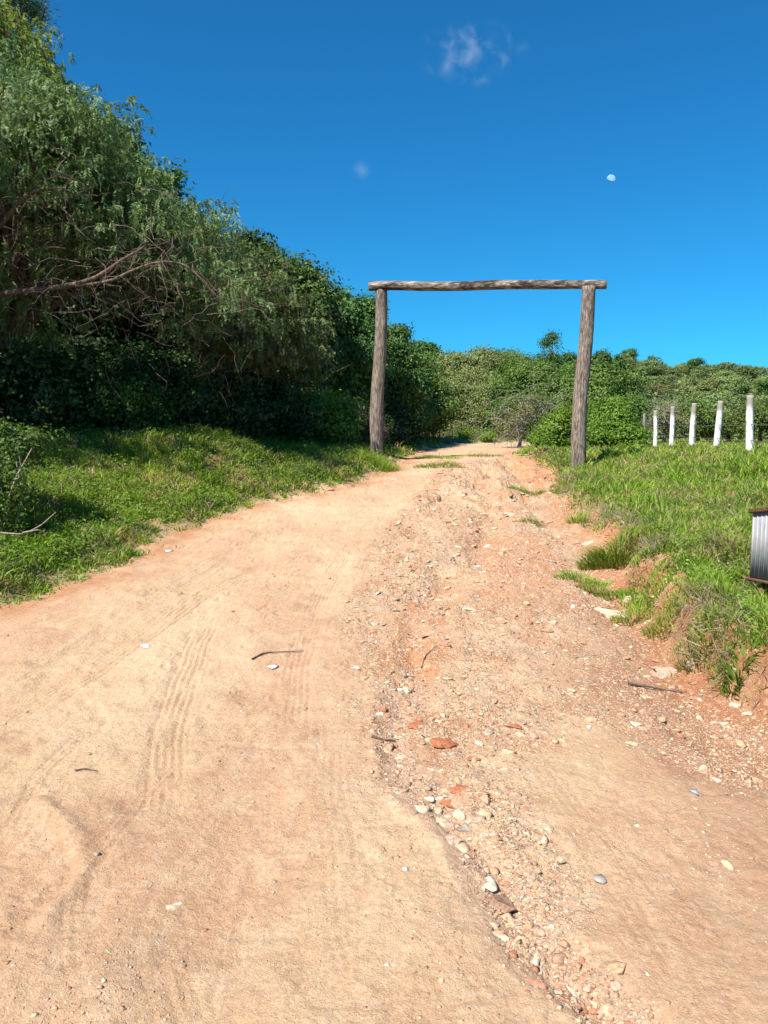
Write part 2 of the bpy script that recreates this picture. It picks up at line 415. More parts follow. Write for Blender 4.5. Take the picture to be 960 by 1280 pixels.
M_PAINTED_SHADE = leaf_material('painted_shade_leaf', (0.014, 0.032, 0.009), (0.026, 0.055, 0.013), (0.065, 0.11, 0.022), 0.12, 0.5, spec=0.2)  # leaf colours darkened, painting the shade under the crowns into them
M_PEPPER = leaf_material('pepper_leaf', (0.060, 0.098, 0.030), (0.120, 0.172, 0.056), (0.235, 0.290, 0.120), 0.22, 0.55, spec=0.2)
M_PEPPER2 = leaf_material('pepper_leaf_yellow', (0.13, 0.17, 0.035), (0.21, 0.26, 0.055), (0.30, 0.33, 0.07), 0.3, 0.5, spec=0.2)
M_DARK = leaf_material('dark_leaf', (0.035, 0.068, 0.016), (0.062, 0.118, 0.024), (0.125, 0.20, 0.040), 0.22, 0.5, spec=0.22)
M_MID = leaf_material('mid_leaf', (0.055, 0.10, 0.020), (0.11, 0.18, 0.034), (0.19, 0.27, 0.055), 0.3, 0.5, spec=0.22)
M_BRIGHT = leaf_material('bright_leaf', (0.075, 0.14, 0.018), (0.14, 0.24, 0.028), (0.22, 0.33, 0.045), 0.34, 0.5, spec=0.22)
M_OLIVE = leaf_material('olive_leaf', (0.085, 0.11, 0.032), (0.15, 0.18, 0.05), (0.24, 0.24, 0.085), 0.25, spec=0.2, dry=(0.20, 0.14, 0.085), dryamt=0.5)
M_DRY = leaf_material('dry_leaf', (0.13, 0.10, 0.055), (0.2, 0.155, 0.09), (0.27, 0.215, 0.13), 0.2)
M_FAR = leaf_material('hillside_leaf', (0.10, 0.145, 0.05), (0.17, 0.225, 0.075), (0.26, 0.31, 0.11), 0.25, 0.6, nscale=0.12, spec=0.2)  # paled and desaturated, distance haze painted into the leaf colour
M_GRASS = leaf_material('grass_blade', (0.09, 0.16, 0.016), (0.20, 0.30, 0.030), (0.37, 0.44, 0.07), 0.38, 0.5, nscale=1.3, spec=0.2, dry=(0.40, 0.29, 0.14), dryamt=0.8)

def bark_material(name, ca, cb, scale=1.0, bump=0.02):
    m, n, l, b, out = newmat(name)
    tc = n.new('ShaderNodeTexCoord').outputs['Object']
    mp = n.new('ShaderNodeMapping'); mp.inputs['Scale'].default_value = (14 * scale, 14 * scale, 2.2 * scale); l.new(tc, mp.inputs['Vector'])
    f = noise(n, l, 1.5, 5, 0.65, mp.outputs[0])
    r = ramp(n, [(0.35, ca), (0.65, cb)]); l.new(f, r.inputs[0]); l.new(r.outputs[0], b.inputs['Base Color'])
    b.inputs['Roughness'].default_value = 0.9
    bp = n.new('ShaderNodeBump'); bp.inputs['Distance'].default_value = bump; bp.inputs['Strength'].default_value = 0.8
    l.new(f, bp.inputs['Height']); l.new(bp.outputs[0], b.inputs['Normal'])
    return m
M_BARK = bark_material('bark', (0.08, 0.052, 0.036), (0.24, 0.16, 0.115))
M_RED = bark_material('reddish_bark', (0.06, 0.038, 0.028), (0.19, 0.125, 0.09))
M_TWIG = bark_material('pale_twig', (0.20, 0.15, 0.11), (0.36, 0.29, 0.23))
M_GREYB = bark_material('grey_bark', (0.16, 0.14, 0.12), (0.30, 0.27, 0.24))

def log_material(axis, beam=False):
    """weathered grey log: checks and streaks run along the log, patches of bare pale wood and of charred-looking bark"""
    m, n, l, b, out = newmat('weathered_log')
    tc = n.new('ShaderNodeTexCoord').outputs['Object']
    sc = [26, 26, 26] if beam else [42, 42, 42]; sc[axis] = 1.8 if beam else 6
    mp = n.new('ShaderNodeMapping'); mp.inputs['Scale'].default_value = sc; l.new(tc, mp.inputs['Vector'])
    f = noise(n, l, 1.0, 5, 0.7, mp.outputs[0])
    sc2 = [7, 7, 7]; sc2[axis] = 1.3 if beam else 2.4
    mp2 = n.new('ShaderNodeMapping'); mp2.inputs['Scale'].default_value = sc2; l.new(tc, mp2.inputs['Vector'])
    g = noise(n, l, 1.0, 5, 0.7, mp2.outputs[0])
    r = ramp(n, [(0.34, (0.05, 0.036, 0.028)), (0.45, (0.15, 0.118, 0.094)), (0.54, (0.25, 0.205, 0.17)), (0.66, (0.42, 0.365, 0.315))]); l.new(f, r.inputs[0])
    r2 = ramp(n, [(0.42, (0.18, 0.15, 0.14)), (0.49, (0.8, 0.77, 0.74)), (0.57, (1.1, 1.04, 0.98)), (0.64, (1.75, 1.7, 1.66))] if beam else [(0.36, (0.45, 0.40, 0.37)), (0.47, (0.95, 0.91, 0.87)), (0.6, (1.05, 0.96, 0.86)), (0.72, (1.25, 1.2, 1.15))]); l.new(g, r2.inputs[0])
    c = mixc(n, l, 'MULTIPLY', 1.0, r.outputs[0], r2.outputs[0]); l.new(c, b.inputs['Base Color'])
    b.inputs['Roughness'].default_value = 0.88
    bp = n.new('ShaderNodeBump'); bp.inputs['Distance'].default_value = 0.03; bp.inputs['Strength'].default_value = 1.0
    l.new(mathn(n, l, 'ADD', f, mathn(n, l, 'MULTIPLY', g, 0.6)), bp.inputs['Height']); l.new(bp.outputs[0], b.inputs['Normal'])
    return m

# ------------------------------------------------------------------ ground and road
def axis_pts(lo, hi, d0, x0, g):
    """spacing d0 up to |x|<x0 then growing with |x|"""
    pos = [0.0]
    while pos[-1] < hi: pos.append(pos[-1] + max(d0, d0 + (pos[-1] - x0) * g if pos[-1] > x0 else d0))
    neg = [0.0]
    while neg[-1] > lo: neg.append(neg[-1] - max(d0, d0 + (-neg[-1] - x0) * g if -neg[-1] > x0 else d0))
    return np.array(neg[::-1][:-1] + pos)
xs = axis_pts(-1600, 1600, 0.011, 1.6, 0.0115)
ys = [1.3]; 
while ys[-1] < 3500:
    y = ys[-1]; ys.append(y + (0.0095 if y < 2.5 else 0.0095 + (y - 2.5) * 0.0068) * (1 if y < 60 else 1 + (y - 60) * 0.04))
yb = [1.3]
while yb[-1] > -60: yb.append(yb[-1] - 0.03 - (1.3 - yb[-1]) * 0.08)
ys = np.array(yb[::-1][:-1] + ys)
XX, YY = np.meshgrid(xs, ys)
print('grid', XX.shape)
nearband = YY[:, 0] < 48
Z = zsmooth(XX, YY); 
dz = np.zeros_like(Z); MK = {k: np.zeros_like(Z) for k in ('dL', 'dR', 'st', 'gl', 'g2', 'tr', 'road', 'out', 'near')}
cols = np.abs(xs) < 60
ix = np.ix_(nearband, cols)
d_, m_ = relief(XX[ix], YY[ix]); dz[ix] = d_
for k in MK: MK[k][ix] = m_[k]
inner = np.zeros_like(Z, bool); inner[ix] = True
MK['out'][~inner] = 1; MK['dL'][~inner] = 30; MK['dR'][~inner] = -30
Z += dz
# colour of the bare ground
def colour_field(X, Y, mk):
    sand = np.array([0.550, 0.368, 0.212]); sand2 = np.array([0.51, 0.310, 0.180]); pale = np.array([0.60, 0.425, 0.270])
    red = np.array([0.40, 0.165, 0.070]); orange = np.array([0.50, 0.215, 0.085]); pink = np.array([0.47, 0.315, 0.235]); brown = np.array([0.33, 0.185, 0.11])
    def mix(a, b, t): return a * (1 - t[..., None]) + b * t[..., None]
    c = np.broadcast_to(sand, X.shape + (3,)).copy()
    c = mix(c, sand2, sstep(-0.25, 0.35, fbm(X * 0.9, Y * 0.6, 80, 4)))
    c = mix(c, pale, sstep(0.02, 0.4, fbm(X * 1.1, Y * 0.5, 84, 4)) * 0.8)
    c = mix(c, brown, sstep(0.12, 0.5, fbm(X * 2.6, Y * 2.0, 88, 5, 0.6)) * 0.45)
    n1 = fbm(X * 2.3, Y * 1.7, 92, 5, 0.6)
    c = mix(c, red, mk['st'] * sstep(-0.05, 0.3, n1) * 0.8)
    c = mix(c, pink, mk['st'] * sstep(0.05, 0.4, -n1) * 0.6)
    c = mix(c, pink, mk['gl'] * 0.6)
    n2 = fbm(X * 5.5, Y * 4.5, 190, 4, 0.65)
    c = mix(c, pale, sstep(0.12, 0.3, n2) * 0.45); c = mix(c, brown, sstep(0.15, 0.35, -n2) * (0.12 + 0.35 * mk['st']))
    wob = fbm(X * 3, Y * 3, 95, 3) * 0.2
    for q in ORANGE:
        c = mix(c, orange, poly_in([tuple(p) for p in q], X + wob, Y + wob, 0.12) * (0.55 + 0.45 * sstep(-0.2, 0.3, n1)))
    q = [tuple(g0(*p)) for p in [(690, 740), (800, 790), (990, 880), (990, 1010), (820, 950), (700, 880)]]
    c = mix(c, np.array([0.37, 0.18, 0.10]), poly_in(q, X + wob, Y + wob, 0.2) * 0.85 * sstep(-0.45, 0.25, n1))
    q = [tuple(g0(*p)) for p in [(600, 590), (700, 600), (740, 690), (700, 760), (610, 740), (560, 680)]]
    c = mix(c, np.array([0.45, 0.22, 0.11]), poly_in(q, X + wob, Y + wob, 0.3) * 0.5 * sstep(-0.3, 0.25, n1))
    cr_ = fbm(X * 4.2, Y * 3.1, 214, 5, 0.62)
    c = mix(c, pale, sstep(0.0, 0.05, cr_) * (1 - sstep(0.2, 0.4, cr_)) * 0.3 * (1 - mk['st']))
    # redder earth along both edges of the road
    eL = np.exp(-((mk['dL'] + 0.12) / 0.22) ** 2); eR = np.exp(-((mk['dR']) / 0.35) ** 2)
    c = mix(c, red, np.clip(eL * 0.75 + eR * 0.8, 0, 0.9) * mk['near'] * sstep(-0.5, 0.2, n1))
    # far right of the road in the foreground: browner washed earth
    c = mix(c, brown, sstep(1.0, 1.7, X + 0.5 * fbm(X, Y, 99, 3)) * (1 - sstep(5.5, 7, Y)) * 0.55)
    dp, _, _ = polyline([tuple(g0(140, 1010)), tuple(g0(165, 1050))], X + wob * 0.6, Y + wob * 0.6)
    c = mix(c, brown, np.exp(-(dp / 0.085) ** 2) * 0.55)
    c = mix(c, brown, mk['tr'] * 0.35)
    # under the grass: dark humus and old stems; bare slips stay earth-red
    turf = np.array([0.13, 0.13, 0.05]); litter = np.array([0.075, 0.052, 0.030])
    slip = sstep(0.23, 0.42, fbm(X * 1.3, Y * 1.0, 103, 4)) * 0.85
    slip = np.maximum(slip, np.exp(-((X + 2.25) / 0.3) ** 2 - ((Y - 12.2) / 0.6) ** 2))
    p2 = g0(775, 606); slip = np.maximum(slip, np.exp(-((X - p2[0]) / 0.33) ** 2 - ((Y - p2[1]) / 0.7) ** 2) * 1.3)
    ground = mix(np.broadcast_to(turf, X.shape + (3,)).copy(), np.array([0.30, 0.155, 0.075]), np.clip(slip, 0, 1) * (1 - sstep(18, 25, Y)))
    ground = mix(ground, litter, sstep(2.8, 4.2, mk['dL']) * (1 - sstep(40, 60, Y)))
    grass = np.array([0.095, 0.175, 0.03])
    ground = mix(ground, grass, sstep(21, 27, Y) * (mk['dL'] < 1))
    bankface = np.clip(sstep(0.42, 0.22, mk['dR']) * (Y < 9), 0, 1) if False else (1 - sstep(0.22, 0.42, mk['dR'])) * (1 - sstep(7.5, 10, Y))
    t = mk['out'] * (1 - bankface * (X > 0))
    c = mix(c, ground, t)
    c = mix(c, np.array([0.36, 0.145, 0.065]) * np.ones(3), (mk['dR'] > -0.15) * bankface * 0.85 * sstep(-0.4, 0.1, n1))
    far = sstep(60, 90, Y)
    hillc = mix(np.broadcast_to(np.array([0.14, 0.19, 0.06]), X.shape + (3,)).copy(), np.array([0.22, 0.21, 0.09]), sstep(-0.1, 0.3, fbm(X * 0.05, Y * 0.05, 110, 4)))  # hill ground lightened too, standing in for haze
    return mix(c, hillc, far)
COL = colour_field(XX, YY, MK)
nr, nc = XX.shape
V = np.stack([XX, YY, Z], -1).reshape(-1, 3)
idx = np.arange(nr * nc).reshape(nr, nc)
Q = np.stack([idx[:-1, :-1], idx[:-1, 1:], idx[1:, 1:], idx[1:, :-1]], -1).reshape(-1, 4)
dmax = np.maximum(MK['dL'], MK['dR'])
inside = ((dmax < 0) & inner).ravel()
fin = inside[Q].sum(1) >= 2
ST = np.maximum(MK['st'], 0.35 * MK['gl'] + 0.4 * MK['g2']).ravel() * (1 - MK['out'].ravel())
ST = np.maximum(ST, 0.02)
def submesh(name, mask):
    q = Q[mask]; used = np.zeros(len(V), bool); used[q.ravel()] = True
    remap = np.cumsum(used) - 1
    o = mk(name, V[used], remap[q], M_SOIL, smooth=True, attrs={'soil': COL.reshape(-1, 3)[used], 'stony': ST[used]})
    return tag(o, kind='structure')
submesh('dirt_road', fin); submesh('ground', ~fin)

# fast height lookup from the built grid
def zgrid(x, y):
    x = np.asarray(x, float); y = np.asarray(y, float)
    i = np.clip(np.searchsorted(xs, x) - 1, 0, nc - 2); j = np.clip(np.searchsorted(ys, y) - 1, 0, nr - 2)
    u = (x - xs[i]) / (xs[i + 1] - xs[i]); v = (y - ys[j]) / (ys[j + 1] - ys[j])
    return (Z[j, i] * (1 - u) + Z[j, i + 1] * u) * (1 - v) + (Z[j + 1, i] * (1 - u) + Z[j + 1, i + 1] * u) * v
def fgrid(A, x, y):
    i = np.clip(np.searchsorted(xs, x), 0, nc - 1); j = np.clip(np.searchsorted(ys, y), 0, nr - 1)
    return A[j, i]

# ------------------------------------------------------------------ stones
def ico(sub):
    import bmesh
    bm = bmesh.new(); bmesh.ops.create_icosphere(bm, subdivisions=max(sub, 1), radius=1)
    if sub == 0:
        bm.free(); bm = bmesh.new(); bmesh.ops.create_icosphere(bm, subdivisions=1, radius=1)
    v = np.array([p.co[:] for p in bm.verts]); f = np.array([[q.index for q in fc.verts] for fc in bm.faces]); bm.free()
    return v, f
def rock_shape(v, k, r, rough=0.1):
    v = v.copy()
    for _ in range(k):
        nrm = r.normal(size=3); nrm /= np.linalg.norm(nrm); d = r.uniform(0.28, 0.7)
        e = v @ nrm - d; v -= np.outer(np.maximum(e, 0), nrm)
    v += rough * 0.4 * np.sin(v[:, [1, 2, 0]] * 5 + r.random(3) * 6) * 0.5
    return v / np.abs(v).max(0)
def stone_material(name, stops, bump=0.004):
    m, n, l, b, out = newmat(name)
    geo = n.new('ShaderNodeNewGeometry')
    r = ramp(n, stops); r.color_ramp.interpolation = 'LINEAR'; l.new(geo.outputs['Random Per Island'], r.inputs[0])
    f = noise(n, l, 60, 4, 0.7, geo.outputs['Position'])
    v = ramp(n, [(0.33, (0.55, 0.50, 0.46)), (0.5, (0.95, 0.93, 0.9)), (0.68, (1.2, 1.2, 1.18))]); l.new(f, v.inputs[0])
    l.new(mixc(n, l, 'MULTIPLY', 1.0, r.outputs[0], v.outputs[0]), b.inputs['Base Color'])
    b.inputs['Roughness'].default_value = 0.85; b.inputs['Specular IOR Level'].default_value = 0.25
    bp = n.new('ShaderNodeBump'); bp.inputs['Distance'].default_value = bump; l.new(f, bp.inputs['Height']); l.new(bp.outputs[0], b.inputs['Normal'])
    return m
M_GRAVEL = stone_material('gravel', [(0.0, (0.50, 0.34, 0.21)), (0.16, (0.56, 0.42, 0.28)), (0.3, (0.42, 0.24, 0.14)), (0.42, (0.53, 0.36, 0.21)), (0.55, (0.36, 0.15, 0.075)),
                                     (0.66, (0.48, 0.32, 0.22)), (0.8, (0.34, 0.25, 0.18)), (0.93, (0.58, 0.46, 0.32)), (1.0, (0.68, 0.58, 0.44))])
def scatter_rocks(sub, n, smin, smax, pw, ymin, ymax, thr, seed, ypw, only_gully=False):
    r = np.random.default_rng(seed)
    v0, f0 = ico(sub)
    var = np.stack([rock_shape(v0 if sub else v0 * r.uniform(0.6, 1.2, (len(v0), 1)), 11 if sub else 0, r, 0.1 if sub else 0) for _ in range(40)])
    m = n * 9
    Y = ymin * (ymax / ymin) ** (r.random(m) ** ypw); X = r.uniform(-0.62, 0.62, m) * Y + r.uniform(-0.4, 0.4, m)
    st = np.maximum(fgrid(MK['st'], X, Y), np.maximum(fgrid(MK['gl'], X, Y) * 0.95, 0.7 * fgrid(MK['g2'], X, Y))) * (fgrid(dmax, X, Y) < 0.05)
    st = np.maximum(st, (0.13 if sub < 2 else 0.02) * (fgrid(dmax, X, Y) < 0) * (0.4 + sstep(-0.1, 0.3, fbm(X * 0.8, Y * 0.8, 150, 3))))
    st = np.maximum(st, 0.75 * np.exp(-((fgrid(MK['dR'], X, Y) - 0.02) / 0.28) ** 2) * (Y < 12) * (X > 0))
    if only_gully: st = np.clip(fgrid(MK['gl'], X, Y) * 1.6 + fgrid(MK['g2'], X, Y) * 0.4, 0, 1) * (fgrid(dmax, X, Y) < 0)
    keep = r.random(m) < (st ** 1.5) * thr * (0.55 + 0.9 * sstep(-0.2, 0.4, fbm(X * 3, Y * 3, 120, 2)))
    X, Y = X[keep][:n], Y[keep][:n]; n = len(X)
    s = smin * (smax / smin) ** (r.random(n) ** pw)
    s = s * np.clip(Y / 6, 0.8, 1.6)
    vv = var[r.integers(0, 40, n)]
    sc = np.stack([s * r.uniform(0.8, 1.3, n), s * r.uniform(0.6, 1.0, n), s * r.uniform(0.28, 0.6, n)], -1) * 0.5
    vv = vv * sc[:, None]
    a = r.uniform(0, 2 * np.pi, n); tx = r.normal(0, 0.22, n)
    y1 = vv[..., 1] * np.cos(tx)[:, None] - vv[..., 2] * np.sin(tx)[:, None]; z1 = vv[..., 1] * np.sin(tx)[:, None] + vv[..., 2] * np.cos(tx)[:, None]
    x2 = vv[..., 0] * np.cos(a)[:, None] - y1 * np.sin(a)[:, None]; y2 = vv[..., 0] * np.sin(a)[:, None] + y1 * np.cos(a)[:, None]
    zz = zgrid(X, Y) + sc[:, 2] * r.uniform(-0.45, 0.35, n)
    out = np.stack([x2 + X[:, None], y2 + Y[:, None], z1 + zz[:, None]], -1).reshape(-1, 3)
    fs = (f0[None] + (np.arange(n) * len(v0))[:, None, None]).reshape(-1, 3)
    return out, fs
big = scatter_rocks(2, 2600, 0.018, 0.095, 2.2, 1.8, 22, 0.9, 1, 0.9)
mid = scatter_rocks(1, 11000, 0.010, 0.035, 1.6, 1.7, 20, 0.9, 2, 0.9)
fine = scatter_rocks(0, 85000, 0.004, 0.018, 1.4, 1.7, 18, 1.0, 3, 0.95)
bed = scatter_rocks(2, 420, 0.025, 0.13, 1.5, 1.8, 14, 1.2, 4, 0.7, True)
v, f = merge([big, mid, fine, bed])
tag(mk('gravel', v, f, M_GRAVEL), 'loose gravel and stone chips strewn down the washed-out middle of the road', 'gravel', kind='stuff')

ROCKMATS = {
    'cream': stone_material('cream_stone', [(0, (0.50, 0.385, 0.26)), (1, (0.55, 0.44, 0.31))]),
    'white': stone_material('white_stone', [(0, (0.62, 0.55, 0.43)), (1, (0.66, 0.58, 0.46))]),
    'brick': stone_material('brick_red_stone', [(0, (0.36, 0.125, 0.06)), (1, (0.40, 0.15, 0.075))]),
    'grey': stone_material('grey_stone', [(0, (0.26, 0.21, 0.17)), (1, (0.31, 0.26, 0.21))]),
    'pink': stone_material('pink_stone', [(0, (0.45, 0.29, 0.20)), (1, (0.48, 0.32, 0.23))]),
    'brown': stone_material('brown_stone', [(0, (0.26, 0.15, 0.10)), (1, (0.30, 0.18, 0.12))])}
IV3 = ico(4)
def stone(px, py, w_px, flat, mat, label, seed, deep=0.5, rot=None):
    p = G(px, py); x, y = p[0], p[1]; z = float(zgrid(x, y))
    w = w_px / F * y / 2 * 1.25
    r = np.random.default_rng(seed)
    vv = rock_shape(IV3[0], 11, r, 0.15)
    vv = vv + 0.05 * np.sin(vv[:, [2, 0, 1]] * 9 + r.random(3) * 6)
    vv = vv * (w, w * r.uniform(0.65, 0.95), w * flat)
    a = r.uniform(-0.4, 0.4) if rot is None else rot; ca, sa = math.cos(a), math.sin(a)
    vv[:, :2] = vv[:, :2] @ np.array([[ca, sa], [-sa, ca]])
    o = mk('stone', vv, IV3[1], ROCKMATS[mat], smooth=False)
    o.location = (x, y, z + w * flat * (1 - deep * 2) * 0.9)
    return tag(o, label, 'stone', 'stones lying in the road and on its right edge')
for i, a in enumerate([
    (768, 760, 42, 0.42, 'cream', 'long flat cream boulder, the largest stone, at the foot of the right bank'),
    (786, 748, 16, 0.5, 'cream', 'small cream stone touching the far side of the long boulder'),
    (730, 691, 14, 0.6, 'cream', 'rounded pale stone below the orange earth slope, nearer of two'),
    (735, 676, 12, 0.7, 'cream', 'rounded pale stone below the orange earth slope, farther of two'),
    (749, 728, 9, 0.6, 'white', 'small whitish stone beside the grass tuft at the right of the road'),
    (923, 873, 16, 0.6, 'cream', 'cream stone under the bank at the far right, left one of a pair'),
    (934, 881, 14, 0.55, 'cream', 'cream stone under the bank at the far right, right one of a pair'),
    (552, 928, 34, 0.22, 'brick', 'broad flat brick-red slab in the gully, the largest red piece'),
    (518, 908, 24, 0.22, 'brick', 'flat brick-red piece left of and above the broad red slab'),
    (477, 886, 18, 0.25, 'brick', 'small brick-red piece at the left lip of the gully'),
    (641, 908, 24, 0.22, 'brick', 'dull red slab lying alone to the right of the gully'),
    (575, 992, 30, 0.22, 'brick', 'red fragment in the gully just below the broad slab, upper one'),
    (561, 1003, 24, 0.22, 'brick', 'red fragment in the gully just below the broad slab, lower one'),
    (594, 948, 18, 0.22, 'brick', 'small red chip halfway down the stony strip, right of the broad slab'),
    (619, 1120, 42, 0.25, 'brown', 'large flat purplish brown slab across the lower gully'),
    (645, 1145, 28, 0.3, 'pink', 'pinkish slab touching the purplish brown slab in the lower gully'),
    (566, 1052, 30, 0.4, 'pink', 'angular pinkish block sitting in the middle of the gully'),
    (582, 1036, 18, 0.5, 'grey', 'dark grey stone behind the angular pinkish block'),
    (544, 980, 14, 0.5, 'grey', 'small dark grey stone on the left side of the gully'),
    (622, 1165, 24, 0.45, 'cream', 'pale rounded stone at the left foot of the lower gully'),
    (643, 1163, 20, 0.5, 'grey', 'greyish rounded stone right beside the pale rounded one in the lower gully'),
    (736, 1221, 18, 0.5, 'pink', 'pink pebble in the gully near the bottom of the picture'),
    (552, 1030, 22, 0.4, 'cream', 'cream broken stone on the left wall of the gully'),
    (511, 858, 20, 0.4, 'cream', 'cream lumpy stone where the gully begins'),
    (586, 762, 16, 0.3, 'cream', 'flat cream stone in the stony stretch beside the orange channel'),
    (560, 1130, 10, 0.5, 'grey', 'small grey pebble on the sandy ground left of the lower gully'),
    (828, 832, 40, 0.45, 'pink', 'wide pinkish grey rock at the base of the eroded red bank'),
    (865, 826, 22, 0.6, 'grey', 'dark grey stone next to the wide rock under the red bank'),
    (718, 862, 12, 0.3, 'cream', 'thin pale chip on the right half of the stony stretch'),
    (690, 793, 14, 0.3, 'pink', 'flat pink stone in the middle of the stony stretch'),
    (606, 590, 14, 0.6, 'brown', 'dark stone in the washed-out notch under the gateway'),
    (612, 672, 14, 0.4, 'white', 'whitish stone in the upper stony stretch'),
    (637, 640, 16, 0.3, 'cream', 'flat pale stone highest up the road before the gateway')]):
    stone(*a[:5], a[5], 50 + i)

# litter and sticks
def scrap(px, py, w_px, colr, label, name='paper_scrap', cat='litter', seed=0):
    p = G(px, py); x, y = p[0], p[1]; z = float(zgrid(x, y)); w = w_px / F * y
    r = np.random.default_rng(seed + 300)
    n_ = 9; a = np.sort(r.uniform(0, 2 * np.pi, n_)); rr = r.uniform(0.7, 1, n_)
    top = np.stack([np.cos(a) * rr * w / 2, np.sin(a) * rr * w * 0.62, 0.008 + 0.004 * np.sin(a * 2 + 1)], -1)
    bot = top - (0, 0, 0.004)
    vv = np.concatenate([top, bot, [[0, 0, 0.010], [0, 0, 0.005]]])
    f3 = [(i, (i + 1) % n_, 2 * n_) for i in range(n_)] + [(n_ + (i + 1) % n_, n_ + i, 2 * n_ + 1) for i in range(n_)]
    f4 = [(i, n_ + i, n_ + (i + 1) % n_, (i + 1) % n_) for i in range(n_)]
    m, nn, l, b, out = newmat('litter_' + name)
    rp = ramp(nn, [(0.3, tuple(c * 0.8 for c in colr)), (0.6, colr)]); l.new(noise(nn, l, 40, 3), rp.inputs[0]); l.new(rp.outputs[0], b.inputs['Base Color'])
    b.inputs['Roughness'].default_value = 0.6
    o = mk(name, vv, [np.array(f3), np.array(f4)], m); o.location = (x, y, z)
    tag(o, label, cat)
scrap(185, 807, 18, (0.85, 0.86, 0.86), 'bright white paper scrap on the left side of the dirt road')
scrap(210, 688, 15, (0.68, 0.66, 0.62), 'dull whitish paper scrap near the left grass edge', seed=1)
scrap(341, 829, 16, (0.72, 0.68, 0.6), 'thin cream scrap lying below the long curved twig', seed=2)
scrap(868, 992, 15, (0.32, 0.36, 0.40), 'bluish grey plastic scrap on the sandy right side', 'plastic_scrap', seed=3)
scrap(749, 1101, 22, (0.36, 0.31, 0.26), 'pale grey flat scrap on the lower right sand', 'plastic_scrap', seed=4)
scrap(500, 857, 9, (0.8, 0.8, 0.76), 'tiny white scrap beside the cream lumpy stone', seed=5)
scrap(735, 908, 9, (0.8, 0.8, 0.78), 'small white scrap right of the stony stretch', seed=6)
scrap(506, 1091, 10, (0.62, 0.64, 0.64), 'small pale scrap on the sand left of the lower gully', seed=7)
def stick(pts, r0, label, name='dry_twig', mat=None):
    w = []
    for px, py in pts:
        p = G(px, py); w.append((p[0], p[1], float(zgrid(p[0], p[1])) + r0 * 0.9 + 0.003))
    w = np.array(w); t = np.linspace(0, 1, 14); tt = np.linspace(0, 1, len(w))
    q = np.stack([np.interp(t, tt, w[:, k]) for k in range(3)], -1)
    q[:, 2] = np.maximum(q[:, 2], zgrid(q[:, 0], q[:, 1]) + r0 * 0.8)
    q[1:-1, :2] = (q[:-2, :2] + 2 * q[1:-1, :2] + q[2:, :2]) / 4
    base = q[0].copy()
    v_, f_ = tubes((q - base)[None], np.linspace(r0, r0 * 0.5, 14)[None], 6)
    o = mk(name, v_, f_, mat or M_BARK, smooth=True); o.location = tuple(base)
    tag(o, label, 'twig')
stick([(315, 821), (330, 814), (352, 812), (380, 811)], 0.006, 'long curved twig lying on the sandy left half of the road')
stick([(527, 830), (532, 818), (546, 808)], 0.005, 'short hooked twig in the orange channel')
stick([(465, 926), (480, 925), (494, 921)], 0.007, 'straight grey stick at the left lip of the gully')
stick([(94, 966), (106, 964), (122, 965)], 0.004, 'thin twig lying across the tyre marks at left')
stick([(785, 852), (830, 850), (858, 853)], 0.008, 'bent root lying under the red bank at right')

# ------------------------------------------------------------------ gateway
def log_mesh(a, b, r0, r1, seed, axis, n=60, sides=28, knots=()):
    r = np.random.default_rng(seed)
    a = np.array(a); b = np.array(b); t = np.linspace(0, 1, n)
    L = np.linalg.norm(b - a)
    pth = a[None] * (1 - t)[:, None] + b[None] * t[:, None] - a
    d = (b - a) / L
    ref = np.array([0, 1.0, 0]) if axis != 1 else np.array([1.0, 0, 0])
    u = np.cross(d, ref); u /= np.linalg.norm(u); w = np.cross(d, u)
    s = t * L
    wob = np.stack([perlin(s * 0.6 + seed, s * 0 + 0.5, 140), perlin(s * 0.6 + seed + 9, s * 0 + 0.5, 141)], -1) * (0.022 if axis == 0 else 0.04)
    pth = pth + wob[:, :1] * u + wob[:, 1:] * w
    ang = np.linspace(0, 2 * np.pi, sides, endpoint=False)
    S, A = np.meshgrid(s, ang, indexing='ij')
    rad = np.interp(t, [0, 1], [r0, r1])[:, None] * (1 + 0.07 * perlin(np.cos(A) * 1.3 + seed, S * 1.2 + np.sin(A), 142) + 0.05 * perlin(A * 2.5, S * 0.8, 143))
    grooves = np.minimum(0, np.sin(A * 9 + perlin(S * 0.7, A * 0, 144) * 4) + 0.55) * 0.05
    rad = rad * (1 + grooves)
    for kt, ka, kr in knots:
        rad += kr * np.exp(-((S - kt * L) / 0.06) ** 2 - ((np.angle(np.exp(1j * (A - ka)))) / 0.5) ** 2)
    v_ = pth[:, None] + rad[..., None] * (np.cos(A)[..., None] * u + np.sin(A)[..., None] * w)
    # rough sawn ends
    v_ = v_.reshape(-1, 3)
    idx_ = np.arange(n * sides).reshape(n, sides); nx = np.roll(idx_, -1, 1)
    q = np.stack([idx_[:-1], nx[:-1], nx[1:], idx_[1:]], -1).reshape(-1, 4)
    c0, c1 = len(v_), len(v_) + 1
    v_ = np.concatenate([v_, [pth[0]], [pth[-1]]])
    f3 = np.concatenate([np.stack([idx_[0], np.full(sides, c0), nx[0]], -1), np.stack([nx[-1], np.full(sides, c1), idx_[-1]], -1)])
    return v_, [q, f3]
DL, DR = 17.6, 16.2
lb, lt = P(470, 577, DL), P(476.5, 362, DL); rb, rt = P(721, 592, DR), P(736, 358, DR)
lb[2] -= 0.12; rb[2] -= 0.15
gate = empty('log_gateway', (1.9, 16.9, gz(1.9, 16.9)), 'tall rustic gateway of two weathered log posts and a log crossbeam over the dirt road', 'gateway')
gl_ = np.array(gate.location)
